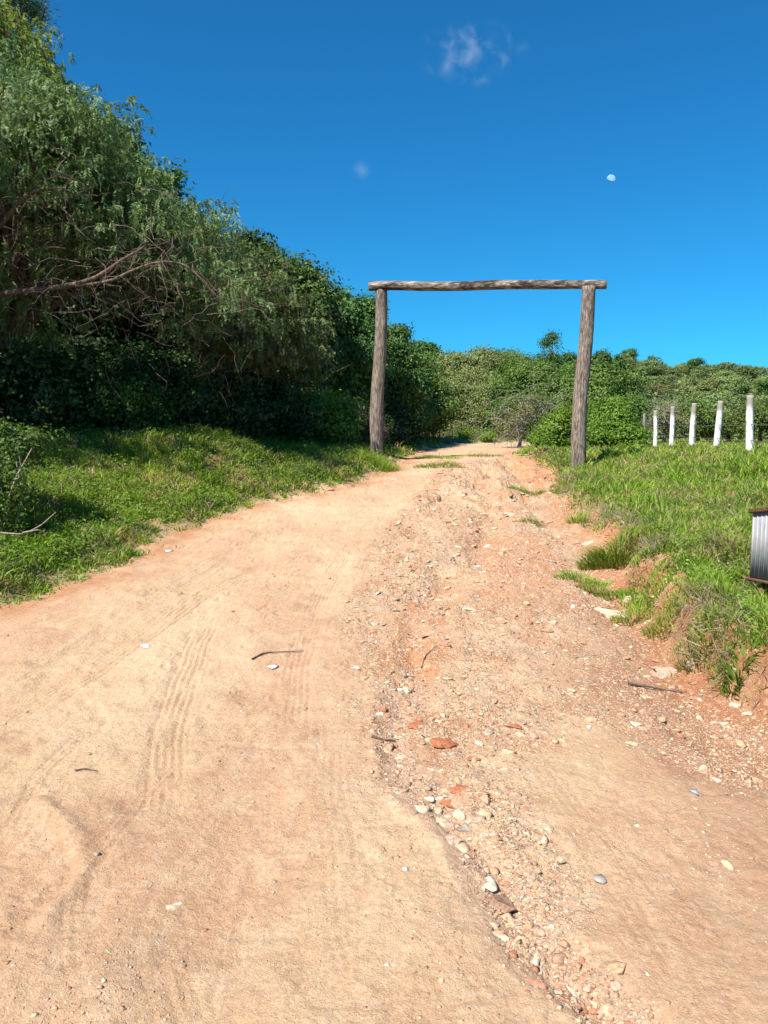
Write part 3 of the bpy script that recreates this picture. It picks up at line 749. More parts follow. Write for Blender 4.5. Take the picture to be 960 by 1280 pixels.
def gpart(name, a, b, r0, r1, seed, axis, label=None, knots=(), n=60):
    v_, f_ = log_mesh(a, b, r0, r1, seed, axis, knots=knots, n=n)
    o = mk(name, v_, f_, log_material(axis, axis == 0), gate, smooth=True)
    o.location = tuple(np.array(a) - gl_)
    if label: o['label'] = label
gpart('post', lb, lt, 0.155, 0.13, 3, 2, 'left post, brownish with a splintered foot', [(0.75, 4.0, 0.03), (0.62, 1.0, 0.02)])
gpart('post', rb, rt, 0.165, 0.135, 5, 2, 'right post, greyer and leaning outwards', [(0.55, 3.0, 0.025)])
bl, br = P(462, 358, DL + 0.02), P(758.5, 355.5, DR - 0.02)
gpart('crossbeam', bl, br, 0.108, 0.092, 8, 0, 'crossbeam of bleached and blackened log', [(0.42, 1.4, 0.05), (0.08, 1.5, 0.02), (0.85, 1.4, 0.03)], n=90)

# ------------------------------------------------------------------ white fence posts with wire
fence = empty('wire_fence', (8.6, 18, gz(8.6, 18)), 'pasture fence of whitewashed posts strung with thin wire on the right', 'fence')
fl = np.array(fence.location)
M_WHITE, n, l, b, out = newmat('whitewash')
tc = n.new('ShaderNodeTexCoord').outputs['Object']
sepz = n.new('ShaderNodeSeparateXYZ'); l.new(tc, sepz.inputs[0])
nn_ = noise(n, l, 9, 4, 0.7, tc)
edge = mathn(n, l, 'ADD', sepz.outputs[2], mathn(n, l, 'MULTIPLY', nn_, 0.35))
mr = n.new('ShaderNodeMapRange'); l.new(edge, mr.inputs[0]); mr.inputs[1].default_value = 1.38; mr.inputs[2].default_value = 1.56
rp = ramp(n, [(0.36, (0.30, 0.26, 0.21)), (0.44, (0.76, 0.74, 0.70))]); l.new(nn_, rp.inputs[0])
c_ = mixc(n, l, 'MIX', mr.outputs[0], rp.outputs[0], (0.30, 0.26, 0.21)); l.new(c_, b.inputs['Base Color']); b.inputs['Roughness'].default_value = 0.85
FP = [((936, 577), (940, 494), 18.0, 5.4), ((894, 570), (900, 501), 21.6, 4.6), ((864, 562), (868, 504), 25.4, 4.0), ((839, 556), (842, 508), 29.0, 3.4), ((818, 558), (819.5, 513), 31.5, 3.0)]
tops = []
for (bx, by), (tx, ty), Yd, hw in FP:
    a = P(bx, by, Yd); t_ = P(tx, ty, Yd); a[2] = min(a[2], float(zgrid(a[0], a[1]))) - 0.05
    r0 = hw / F * Yd * 0.84
    v_, f_ = log_mesh(a, t_, r0, r0 * 0.88, int(Yd), 2, n=24, sides=14)
    o = mk('post', v_, f_, M_WHITE, fence, smooth=True); o.location = tuple(a - fl); tops.append((a, t_))
a = P(804, 552, 34.5); t_ = P(806, 517, 34.5)
v_, f_ = log_mesh(a, t_, 0.07, 0.06, 9, 2, n=24, sides=14)
o = mk('post', v_, f_, M_GREYB, fence, smooth=True); o.location = tuple(a - fl); o['label'] = 'unpainted grey post, last of the row'; tops.append((a, t_))
a0, t0 = tops[0]; dirn = (tops[0][0] - tops[1][0]); tops.insert(0, (a0 + dirn, t0 + dirn))
mwire, n, l, b, out = newmat('wire'); b.inputs['Base Color'].default_value = (0.25, 0.23, 0.21, 1); b.inputs['Metallic'].default_value = 0.6; b.inputs['Roughness'].default_value = 0.6
rpw = ramp(n, [(0.4, (0.14, 0.12, 0.11)), (0.6, (0.3, 0.28, 0.26))]); l.new(noise(n, l, 5), rpw.inputs[0]); l.new(rpw.outputs[0], b.inputs['Base Color'])
for h in (0.35, 0.58):
    pts = []
    for (a1, t1), (a2, t2) in zip(tops[:-1], tops[1:]):
        p1 = a1 + (t1 - a1) * h; p2 = a2 + (t2 - a2) * h
        for s in np.linspace(0, 1, 8, endpoint=False):
            q = p1 * (1 - s) + p2 * s; q = q + np.array([0, 0, -0.12 * s * (1 - s)]); pts.append(q)
    pts = np.array(pts) - fl
    v_, f_ = tubes(pts[None], np.full((1, len(pts)), 0.009), 5)
    mk('wire', v_, f_, mwire, fence, smooth=True)

# ------------------------------------------------------------------ corrugated bin at the right edge
def bin_():
    m_cor, n, l, b, out = newmat('corrugated_steel')
    tc = n.new('ShaderNodeTexCoord').outputs['Object']
    rp = ramp(n, [(0.3, (0.20, 0.195, 0.195)), (0.55, (0.31, 0.31, 0.315)), (0.72, (0.26, 0.16, 0.10))]); l.new(noise(n, l, 7, 5, 0.7, tc), rp.inputs[0])
    l.new(rp.outputs[0], b.inputs['Base Color']); b.inputs['Metallic'].default_value = 0.2; b.inputs['Roughness'].default_value = 0.6
    m_rust, n, l, b, out = newmat('rusty_iron')
    tc = n.new('ShaderNodeTexCoord').outputs['Object']
    rp = ramp(n, [(0.3, (0.10, 0.04, 0.022)), (0.7, (0.24, 0.095, 0.045))]); l.new(noise(n, l, 30, 5, 0.7, tc), rp.inputs[0])
    l.new(rp.outputs[0], b.inputs['Base Color']); b.inputs['Roughness'].default_value = 0.85
    c = P(937, 722, 5.5)                                      # far lower corner of the panel seen
    d = np.array([0.45, -0.9]); d /= np.linalg.norm(d) # runs towards the camera
    e = np.array([-d[1], d[0]]);
    if e[0] < 0: e = -e
    org = np.array([c[0], c[1], float(zgrid(c[0] + 0.2, c[1] - 0.2))])
    root = empty('rubbish_bin', org, 'corrugated grey metal rubbish bin in a rusty frame on short legs at right edge', 'bin')
    zb = c[2] - org[2]; H = P(937, 640, 5.5)[2] - c[2]; LEN, WID = 0.62, 0.55
    Hn = H + 0.12                                             # roof line climbs slightly to the near end
    def w(s, t, z): return np.array([d[0] * s + e[0] * t, d[1] * s + e[1] * t, z])
    def sheet(name, p0, p1, h0, h1, nrm):
        Ld = np.linalg.norm(p1 - p0); k = int(Ld / 0.0035); s = np.linspace(0, 1, k)
        off = 0.007 * np.maximum(0, np.sin(s * Ld / 0.034 * 2 * np.pi)) ** 5 
        rows = []
        for sgn in (0, 1):
            base = p0[None] * (1 - s)[:, None] + p1[None] * s[:, None] + nrm * (off[:, None] - 0.0015 * sgn)
            top = base.copy(); top[:, 2] += h0 * (1 - s) + h1 * s
            rows += [base, top]
        vv = np.concatenate(rows); i = np.arange(k - 1)
        q = np.concatenate([np.stack([i, i + 1, k + i + 1, k + i], -1), np.stack([2 * k + i + 1, 2 * k + i, 3 * k + i, 3 * k + i + 1], -1),
                            np.stack([k + i, k + i + 1, 3 * k + i + 1, 3 * k + i], -1), np.stack([i + 1, i, 2 * k + i, 2 * k + i + 1], -1)])
        mk(name, vv, q, m_cor, root)
    ne = np.array([-e[0], -e[1], 0]); nd = np.array([d[0], d[1], 0])
    sheet('side_panel', w(0, 0, zb), w(LEN, 0, zb), H, Hn, ne)
    sheet('side_panel', w(0, WID, zb), w(LEN, WID, zb), H, Hn, -ne)
    sheet('end_panel', w(0, 0, zb), w(0, WID, zb), H, H, -nd)
    sheet('end_panel', w(LEN, 0, zb), w(LEN, WID, zb), Hn, Hn, nd)
    def bar(p0, p1, t=0.022):
        dd = p1 - p0; L = np.linalg.norm(dd); dd = dd / L
        up = np.array([0, 0, 1.0]) if abs(dd[2]) < 0.9 else np.array([d[0], d[1], 0])
        a_ = np.cross(dd, up); a_ /= np.linalg.norm(a_); b_ = np.cross(dd, a_)
        vv = np.array([p0 + dd * L * s + a_ * t / 2 * i + b_ * t / 2 * j for s in (0, 1) for i in (-1, 1) for j in (-1, 1)])
        return vv, np.array([(0, 1, 3, 2), (4, 6, 7, 5), (0, 4, 5, 1), (2, 3, 7, 6), (0, 2, 6, 4), (1, 5, 7, 3)])
    for z0, z1, nm in ((zb - 0.008, zb - 0.008, 'bottom_frame'), (zb + H, zb + Hn, 'top_frame')):
        ring = []
        k = [w(-.012, -.014, z0), w(LEN + .012, -.014, z1), w(LEN + .012, WID + .014, z1), w(-.012, WID + .014, z0)]
        ring += [bar(k[i], k[(i + 1) % 4]) for i in range(4)]
        v_, f_ = merge(ring); mk(nm, v_, f_, m_rust, root)
    for s, t in ((0.0, 0.0), (LEN, 0), (LEN, WID), (0, WID)):
        top_ = w(s + (-.012 if s == 0 else .012), t + (-.02 if t == 0 else .02), zb + 0.02); q = top_ + org
        v_, f_ = bar(w(s + (0.09 if s == 0 else -.09), t + (.03 if t == 0 else -.03), zb - 0.01), np.array([top_[0] + d[0] * (0.09 if s == 0 else -.09), top_[1] + d[1] * (0.09 if s == 0 else -.09), float(zgrid(q[0], q[1])) - org[2] - 0.12]), 0.03)
        mk('leg', v_, f_, m_rust, root)
    p = [w(-.02, -.03, zb + H + .014), w(LEN + .02, -.03, zb + Hn + .014), w(LEN + .02, WID + .03, zb + Hn + .03), w(-.02, WID + .03, zb + H + .03)]
    vv = np.array(p + [q + (0, 0, 0.008) for q in p])
    mk('lid', vv, np.array([(3, 2, 1, 0), (4, 5, 6, 7), (0, 1, 5, 4), (1, 2, 6, 5), (2, 3, 7, 6), (3, 0, 4, 7)]), m_rust, root)
    fl_ = [w(0, 0, zb + .006), w(LEN, 0, zb + .006), w(LEN, WID, zb + .006), w(0, WID, zb + .006)]
    vv = np.array(fl_ + [q + (0, 0, 0.006) for q in fl_])
    mk('bottom', vv, np.array([(3, 2, 1, 0), (4, 5, 6, 7), (0, 1, 5, 4), (1, 2, 6, 5), (2, 3, 7, 6), (3, 0, 4, 7)]), m_rust, root)
bin_()

# ------------------------------------------------------------------ foliage
def leaf_quads(c, axis, nrm, l, w):
    n = len(c)
    axis = axis / (np.linalg.norm(axis, axis=1, keepdims=True) + 1e-9)
    s = np.cross(axis, nrm); s /= np.linalg.norm(s, axis=1, keepdims=True) + 1e-9
    l = np.broadcast_to(l, (n,))[:, None]; w = np.broadcast_to(w, (n,))[:, None]
    nn = np.cross(s, axis)
    v = np.stack([c - axis * l / 2, c + s * w / 2 + nn * w * 0.12, c + axis * l / 2, c - s * w / 2 + nn * w * 0.12], 1)
    i = np.arange(n * 4).reshape(n, 4)
    return v.reshape(-1, 3), i
def noise3(p, f, sd):
    return (perlin(p[:, 0] * f, p[:, 2] * f, sd) + perlin(p[:, 1] * f + 7, p[:, 2] * f + 3, sd + 1) + perlin(p[:, 0] * f + 5, p[:, 1] * f + 1, sd + 2)) / 1.7
def clumps(blobs, K, shell):
    c, u = clumps0(blobs, K * 2, shell)
    B = np.array(blobs); f = 1.5 / max(0.7, float(B[:, 3].mean()))
    o = np.argsort(-(noise3(c, f, 200) + rng.normal(size=len(c)) * 0.12))[:K]
    o = rng.permutation(o); return c[o], u[o]
def clumps0(blobs, K, shell):
    B = np.array(blobs, float); wgt = (B[:, 3] * B[:, 4] * B[:, 5]) ** 0.75; wgt /= wgt.sum()
    k = rng.choice(len(B), K, p=wgt); u = unit(K)
    r = (shell + (1.02 - shell) * rng.random(K)) 
    r = np.where(rng.random(K) < 0.2, rng.random(K) * 0.8, r)
    c = B[k, :3] + u * r[:, None] * B[k, 3:6]
    return c, u
def broad_crown(blobs, n, l, w, cr, shell=0.6, per=70, flat=0.7):
    K = max(4, n // per); c, u = clumps(blobs, K, shell)
    rep = rng.poisson(per, K); ks = np.repeat(np.arange(K), rep); m = len(ks)
    size = rng.uniform(0.6, 1.6, K)[ks][:, None] * cr
    g = np.clip(rng.normal(size=(m, 3)), -1.7, 1.7) * (1, 1, flat) * size * 0.6
    pos = c[ks] + g
    nrm = u[ks] * 0.5 + g / (np.linalg.norm(g, axis=1, keepdims=True) + 1e-6) * 0.5 + np.array([0, 0, 0.55]) + rng.normal(size=(m, 3)) * 0.45
    ax = np.cross(nrm, rng.normal(size=(m, 3))) + np.array([0, 0, -0.25])
    return pos, ax, nrm, l * rng.uniform(0.6, 1.35, m), w * rng.uniform(0.6, 1.3, m), c
def droop_crown(blobs, n, l, w, cr, shell=0.5, per=20, strand=0.34):
    """feathery strands that arch over and hang, leaflets left and right of each"""
    S = n // per; K = max(8, S // 30); c, u = clumps(blobs, K, shell)
    k = rng.integers(0, K, S)
    st = c[k] + np.clip(rng.normal(size=(S, 3)), -1.4, 1.4) * cr * (0.75, 0.75, 0.55) * rng.uniform(0.6, 1.3, K)[k][:, None]
    out = u[k] * (1, 1, 0.3) + rng.normal(size=(S, 3)) * 0.6
    out /= np.linalg.norm(out, axis=1, keepdims=True)
    L = strand * rng.uniform(0.5, 1.4, S)
    t = np.linspace(0.08, 1, per)[None]
    dirx = out[:, None, :] * (t * (1 - 0.45 * t))[..., None]
    pos = st[:, None] + L[:, None, None] * (dirx * 0.95 + np.array([0, 0, 1.0]) * (0.28 * t - 0.62 * t * t)[..., None])
    tan = np.gradient(pos, axis=1)
    tan /= np.linalg.norm(tan, axis=2, keepdims=True) + 1e-9
    side = np.cross(tan, np.array([0, 0, 1.0]) + rng.normal(size=(S, 1, 3)) * 0.5); side /= np.linalg.norm(side, axis=2, keepdims=True) + 1e-9
    sg = np.where(np.arange(per) % 2 == 0, 1, -1)[None, :, None]
    ax = side * sg * 0.9 + tan * 0.7 + np.array([0, 0, -0.15])
    ll = l * rng.uniform(0.7, 1.2, (S, per))
    cen = pos + ax * ll[..., None] * 0.45
    nrm = np.cross(ax, tan) + rng.normal(size=(S, per, 3)) * 0.35
    m = S * per
    return cen.reshape(m, 3), ax.reshape(m, 3), nrm.reshape(m, 3), ll.ravel(), w * rng.uniform(0.7, 1.2, m), c
def limbs(base, top, cs, r0, nmax=60, sag=0.2, wig=0.12):
    """trunk from base to top, limbs curving from it to the clumps cs"""
    base = np.array(base, float); top = np.array(top, float)
    M = 14; t = np.linspace(0, 1, M)
    H = np.linalg.norm(top - base)
    tr = base * (1 - t)[:, None] + top * t[:, None]
    tr[:, 0] += np.sin(t * 4 + base[0]) * H * 0.035 * (t > 0); tr[:, 1] += np.sin(t * 3 + base[1]) * H * 0.03
    rad = r0 * (1 - 0.75 * t) * (1 + 0.5 * np.exp(-t * 14)); 
    parts = [tubes(tr[None], rad[None], 10)]
    if len(cs):
        k = rng.permutation(len(cs))[:nmax]; c = cs[k]; N = len(k); m = 9
        f = np.clip(0.25 + 0.7 * rng.random(N), 0, 1)
        st = np.stack([np.interp(f, t, tr[:, j]) for j in range(3)], -1)
        s = np.linspace(0, 1, m)[None, :, None]
        pth = st[:, None] * (1 - s) + c[:, None] * s
        D = np.linalg.norm(c - st, axis=1)
        pth = pth + (s * (1 - s)) * D[:, None, None] * np.array([0, 0, sag * 2])
        wn = rng.normal(size=(N, m, 3)) * wig * 0.3 * D[:, None, None] * (s * (1 - s) * 2)
        pth = pth + wn
        rr = np.clip(D * 0.022, 0.012, r0 * 0.55)[:, None] * (1 - 0.8 * s[..., 0])
        parts.append(tubes(pth, rr, 5))
    return merge(parts)
def twigs(c0, spread, n, L, r, down=0.1):
    """bare tangled twigs"""
    st = np.asarray(c0)[rng.integers(0, len(c0), n)] + rng.normal(size=(n, 3)) * spread
    m = 7; d = unit(n) * (1, 1, 0.6); pos = [st]
    for i in range(m - 1):
        d = d + rng.normal(size=(n, 3)) * 0.35 + np.array([0, 0, -down]); d /= np.linalg.norm(d, axis=1, keepdims=True)
        pos.append(pos[-1] + d * L / m)
    pth = np.stack(pos, 1)
    return tubes(pth, r * np.linspace(1, 0.3, m)[None] * rng.uniform(0.6, 1.3, (n, 1)), 4)
def blob(px, py, Y, rx_px, rz_px, ry):
    p = P(px, py, Y); s = Y / F
    return (*p, rx_px * s, ry, rz_px * s)
def tree(name, label, cat, group, base, blobs, n, l, w, cr, mat, style='broad', bark=None, r0=0.12, top=None, nl=60, extra=None, shell=0.6, sag=0.2, per=None, **kw):
    base = np.array(base, float)
    if len(base) == 2: base = np.array([*base, float(zgrid(base[0], base[1])) - 0.05])
    root = empty(name, base, label, cat, group)
    if style == 'droop': pos, ax, nr_, ll, ww, cs = droop_crown(blobs, n, l, w, cr, shell, **({'per': per} if per else {}), **kw)
    else: pos, ax, nr_, ll, ww, cs = broad_crown(blobs, n, l, w, cr, shell, **({'per': per} if per else {}), **kw)
    g = zgrid(pos[:, 0], pos[:, 1]); ok = pos[:, 2] > g + 0.02
    v_, f_ = leaf_quads(pos[ok], ax[ok], nr_[ok], ll[ok], ww[ok])
    mk('crown' if cat != 'shrub' else 'foliage', v_ - base, f_, mat, root)
    if top is None:
        B = np.array(blobs); i = np.argmax(B[:, 2]); top = B[i, :3] * (0.75, 0.75, 0.85) + base * (0.25, 0.25, 0.15)
    v_, f_ = limbs(base, top, cs, r0, nl, sag)
    parts = [(v_, f_)]
    if extra: parts += extra
    v_, f_ = merge(parts)
    mk('trunk' if cat != 'shrub' else 'stems', v_ - base, f_, bark or M_BARK, root, smooth=True)
    return root

GL = 'trees along the left side of the road'
# 1. big pepper tree overhanging the left verge
trk = np.array([-7.2, 14.6, 3.9])
limbA = np.array([trk, P(-60, 380, 12.9), P(0, 366, 12.3), P(50, 362, 12.0), P(95, 357, 11.8), P(128, 345, 11.7), P(150, 325, 11.6), P(178, 312, 11.6), P(190, 300, 11.6), P(189, 262, 11.6)])
limbB = np.array([P(95, 357, 11.8), P(140, 352, 11.7), P(160, 340, 11.6), P(200, 325, 11.6), P(235, 330, 11.7), P(270, 372, 11.8), P(290, 380, 11.8)])
limbC = np.array([trk + (0, 0, 0.8), P(-60, 330, 12.6), P(-20, 300, 12.0), P(8, 275, 11.7), P(20, 255, 11.6), P(45, 235, 11.6), P(90, 235, 11.6)])
def res(p, k=16):
    tt = np.linspace(0, 1, len(p)); t = np.linspace(0, 1, k); q = np.stack([np.interp(t, tt, p[:, j]) for j in range(3)], -1)
    q[1:-1] = (q[:-2] + q[1:-1] * 2 + q[2:]) / 4; return q
ex = [tubes(np.stack([res(limbA)]), np.linspace(0.062, 0.006, 16)[None], 8), tubes(np.stack([res(limbB)]), np.linspace(0.026, 0.005, 16)[None], 6),
      tubes(np.stack([res(limbC)]), np.linspace(0.06, 0.006, 16)[None], 7),
      twigs(np.concatenate([res(limbA), res(limbB), res(limbC)]), 0.25, 200, 1.0, 0.007),
      twigs(np.array([P(80, 320, 13), P(40, 340, 13), P(190, 360, 12.8), P(240, 400, 13), P(150, 380, 13), P(60, 300, 12.6)]), 0.45, 180, 0.9, 0.006)]
tree('pepper_tree', 'huge drooping grey-green pepper tree with bare reddish limbs, filling the upper left', 'tree', GL, (-7.2, 14.6),
     [blob(-60, 230, 13.6, 120, 120, 2.0), blob(45, 190, 13.4, 80, 85, 1.4), blob(125, 245, 13.4, 72, 75, 1.4), blob(205, 290, 13.8, 62, 65, 1.5),
      blob(262, 330, 14.2, 42, 60, 1.2), blob(262, 388, 13.6, 60, 40, 1.1), blob(30, 120, 14, 45, 45, 1.3), blob(80, 155, 13.8, 40, 40, 1.2),
      blob(150, 195, 14, 45, 35, 1.3), blob(-70, 340, 13.5, 70, 40, 1.2), blob(60, 400, 13.4, 45, 22, .8), blob(110, 330, 14.0, 80, 50, 0.8), (-7.6, 10.8, 5.6, 1.6, 1.6, 1.3), (-6.9, 9.3, 6.8, 1.3, 1.5, 1.1), (-6.3, 12.0, 5.9, 1.3, 1.2, 1.0), (-5.1, 12.9, 6.0, 1.1, 1.1, .9), (-7.6, 12.6, 4.2, 1.2, 1.2, 0.9), (-8.6, 11.6, 5.0, 1.3, 1.3, 1.2), (-8.0, 9.6, 5.4, 1.2, 1.3, 1.0)],
     225000, 0.085, 0.021, 0.40, M_PEPPER, 'droop', M_RED, 0.26, nl=70, extra=ex, top=P(10, 190, 14.2))
# 2. paler pepper tree beyond
tree('pepper_tree', 'second pepper tree, paler feathery crown just right of the huge one', 'tree', GL, (-4.9, 18.4),
     [blob(290, 362, 16.6, 38, 48, 1.2), blob(330, 398, 17, 40, 60, 1.3), blob(300, 420, 16.4, 50, 50, 1.2), blob(365, 430, 17.4, 28, 55, 1.0), blob(306, 340, 17.2, 16, 22, .8)],
     60000, 0.10, 0.025, 0.36, M_PEPPER, 'droop', M_BARK, 0.16, nl=50, extra=[twigs(np.array([P(300, 420, 16.2), P(330, 430, 16.5), P(250, 430, 15.8)]), 0.5, 150, 1.1, 0.008)])
# 3. yellow-green crown in the very corner
tree('tall_tree', 'yellow-green open crown in the extreme upper left corner', 'tree', GL, (-9.6, 17.0),
     [blob(5, 60, 17, 45, 45, 1.2), blob(40, 95, 17, 28, 30, 1.0), blob(-50, 40, 17, 50, 60, 1.6), blob(20, 38, 17.2, 24, 22, 0.8), blob(85, 105, 17.5, 18, 18, .6)],
     30000, 0.10, 0.024, 0.3, M_PEPPER2, 'droop', M_BARK, 0.2, nl=50)
tree('pine_tree', 'dark needled treetop poking above the yellow-green crown in the corner', 'tree', GL, (-12.2, 24.5),
     [blob(10, 12, 24, 40, 20, 1.2), blob(-30, -10, 24, 40, 30, 1.5), blob(40, 8, 24, 16, 14, .8)], 9000, 0.16, 0.02, 0.3, M_DARK, 'broad', M_BARK, 0.2, nl=30)
# 4. dark broadleaf trees
for (lb_, base, bl_, n_, mt) in [
    ('dark glossy broadleaf tree behind the huge pepper tree, crown showing at the skyline', (-6.6, 21), [blob(140, 242, 19, 54, 58, 1.5), blob(200, 290, 19, 46, 60, 1.4), blob(240, 338, 19, 38, 48, 1.2), blob(85, 185, 19, 45, 55, 1.4), blob(152, 178, 19, 14, 14, .6), blob(214, 226, 19, 12, 12, .5)], 38000, M_DARK),
    ('broad dark green tree with rounded leaf clumps right of the paler pepper tree', (-3.9, 22.5), [blob(342, 356, 21, 32, 34, 1.3), blob(385, 385, 21, 38, 42, 1.4), blob(365, 440, 20.5, 48, 50, 1.3), blob(318, 312, 21.5, 18, 14, .7), blob(372, 352, 21.3, 20, 20, .8)], 48000, M_DARK),
    ('dense dark green tree left of the left gate post', (-1.9, 25), [blob(420, 405, 24, 36, 38, 1.4), blob(445, 450, 23.5, 38, 50, 1.4), blob(405, 475, 23, 45, 45, 1.4), blob(455, 395, 24.5, 22, 22, .9)], 44000, M_DARK),
    ('dark tree seen right behind the left gate post', (-0.4, 29), [blob(485, 445, 28, 30, 38, 1.5), blob(500, 480, 27.5, 32, 42, 1.5), blob(462, 490, 27, 28, 45, 1.4), blob(490, 420, 28.5, 16, 18, .9)], 36000, M_DARK),
    ('dark rounded tree overhanging the bend of the road', (1.2, 32), [blob(520, 490, 31, 32, 34, 1.6), blob(540, 505, 31, 26, 36, 1.4), blob(512, 520, 30, 30, 26, 1.4), blob(525, 462, 31.5, 18, 16, 1)], 34000, M_MID)]:
    tree('broadleaf_tree', lb_, 'tree', GL, base, bl_, n_, 0.13, 0.075, 0.34, mt, 'broad', M_BARK, 0.15, nl=40)
# 5. dark mass deeper in the wood behind, so that no sky shows under the crowns
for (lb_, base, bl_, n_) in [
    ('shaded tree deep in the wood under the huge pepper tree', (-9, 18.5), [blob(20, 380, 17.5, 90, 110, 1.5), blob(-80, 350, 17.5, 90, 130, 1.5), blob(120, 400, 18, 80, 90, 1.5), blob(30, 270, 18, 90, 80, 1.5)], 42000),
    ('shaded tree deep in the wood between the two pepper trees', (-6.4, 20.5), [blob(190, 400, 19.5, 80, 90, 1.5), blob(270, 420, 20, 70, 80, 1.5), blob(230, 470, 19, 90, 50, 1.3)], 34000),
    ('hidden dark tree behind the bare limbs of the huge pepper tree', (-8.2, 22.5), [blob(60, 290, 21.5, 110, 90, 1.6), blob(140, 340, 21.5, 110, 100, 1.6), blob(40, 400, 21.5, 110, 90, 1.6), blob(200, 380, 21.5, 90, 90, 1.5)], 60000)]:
    tree('broadleaf_tree', lb_, 'tree', GL, base, bl_, n_, 0.16, 0.09, 0.5, M_PAINTED_SHADE, 'broad', M_BARK, 0.18, nl=40, shell=0.3)

# understory shrubs at the foot of the wood
GS = 'shrubs at the foot of the left wood'
def shrub_proto(n, l, w, mat, rx=1.0, rz=0.7, style='broad', name='shrub', bark=None):
    root = empty(name, (0, 0, 0), 'x', 'shrub')
    B = [(0, 0, rz * 0.75, rx * 0.8, rx * 0.7, rz * 0.75), (rx * 0.4, -0.1, rz * 0.55, rx * 0.6, rx * 0.5, rz * 0.55), (-rx * 0.45, 0.1, rz * 0.6, rx * 0.55, rx * 0.5, rz * 0.6), (0.1 * rx, 0, rz * 1.25, rx * 0.4, rx * 0.4, rz * 0.4)]
    pos, ax, nr_, ll, ww, cs = broad_crown(B, n, l, w, 0.2, 0.55, per=40)
    ok = pos[:, 2] > 0.0
    v_, f_ = leaf_quads(pos[ok], ax[ok], nr_[ok], ll[ok], ww[ok]); mk('foliage', v_, f_, mat, root)
    st = np.zeros((26, 3)) + rng.normal(size=(26, 3)) * (0.12, 0.12, 0); en = cs[rng.integers(0, len(cs), 26)]
    s = np.linspace(0, 1, 7)[None, :, None]
    pth = st[:, None] * (1 - s) + en[:, None] * s + (s * (1 - s)) * np.array([0, 0, 0.3]) * rx
    v_, f_ = tubes(pth, 0.014 * (1 - 0.75 * s[..., 0]) * np.ones((26, 1)), 5)
    mk('stems', v_, f_, bark or M_BARK, root, smooth=True)
    return root
def copy_tree(root, loc, rot, sc, label, group=None, cat=None, name=None):
    r = root.copy(); C.objects.link(r); r.location = loc; r.rotation_euler = (0, 0, rot); r.scale = (sc, sc, sc) if np.isscalar(sc) else sc
    r['label'] = label
    if group: r['group'] = group
    for ch in root.children:
        c = ch.copy(); C.objects.link(c); c.parent = r
    return r
def drop(root):
    for ch in list(root.children): bpy.data.objects.remove(ch)
    bpy.data.objects.remove(root)
pA = shrub_proto(7000, 0.085, 0.045, M_PAINTED_SHADE, 1.1, 0.8); pB = shrub_proto(7000, 0.07, 0.04, M_MID, 0.95, 0.75); pC = shrub_proto(6000, 0.08, 0.045, M_BRIGHT, 0.9, 0.7)
pD = shrub_proto(5000, 0.12, 0.018, M_DRY, 0.8, 0.8)
US = [(20, 540, 13.2, 'A', 1.3, 'dark shrub in deep shade, leftmost under the huge pepper tree'), (90, 535, 14.2, 'A', 1.2, 'dark shrub in deep shade, next to the leftmost one'),
      (150, 532, 14.8, 'B', 1.15, 'shaded green shrub below the bare limb of the pepper tree'), (200, 530, 15.5, 'A', 1.3, 'dark shrub behind the sunlit strip of verge'),
      (245, 532, 16, 'B', 1.15, 'leafy shrub with pale glints left of the mound'), (290, 533, 16.6, 'A', 1.25, 'dark shrub straight behind the grassy mound'),
      (335, 537, 17.4, 'A', 1.3, 'dark shrub under the paler pepper tree'), (372, 545, 18.4, 'B', 1.1, 'mid-green shrub below the dense dark trees'),
      (398, 548, 18.6, 'C', 1.2, 'bright green leafy shrub left of the dry brush by the gate'), (60, 500, 15.8, 'A', 1.5, 'tall dark shrub in the blackness behind the leftmost shrubs'),
      (170, 495, 17.2, 'A', 1.6, 'tall dark shrub deep in the shade right of the black hollow'), (270, 500, 18.4, 'A', 1.6, 'tall dark shrub between the two pepper trees'),
      (345, 500, 19.5, 'A', 1.6, 'tall dark shrub filling under the paler pepper tree'), (445, 555, 19.6, 'A', 1.1, 'dark shrub just left of the left gate post'),
      (390, 505, 19.8, 'C', 1.4, 'tall bright shrub standing above the dry brush'), (490, 552, 24.5, 'A', 1.3, 'shaded shrub on the left lip of the bend')]
PR = {'A': pA, 'B': pB, 'C': pC, 'D': pD}
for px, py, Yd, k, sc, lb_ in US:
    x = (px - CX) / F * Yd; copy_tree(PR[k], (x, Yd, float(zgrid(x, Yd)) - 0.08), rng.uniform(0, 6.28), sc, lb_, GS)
for px, Yd, sc, lb_ in [(430, 18.7, 0.95, 'straw-coloured dry brush left of the left gate post'), (455, 19.2, 0.8, 'small clump of dry brush touching the left gate post')]:
    x = (px - CX) / F * Yd; copy_tree(pD, (x, Yd, float(zgrid(x, Yd)) - 0.05), rng.uniform(0, 6.28), sc, lb_, 'dry brush by the gate')

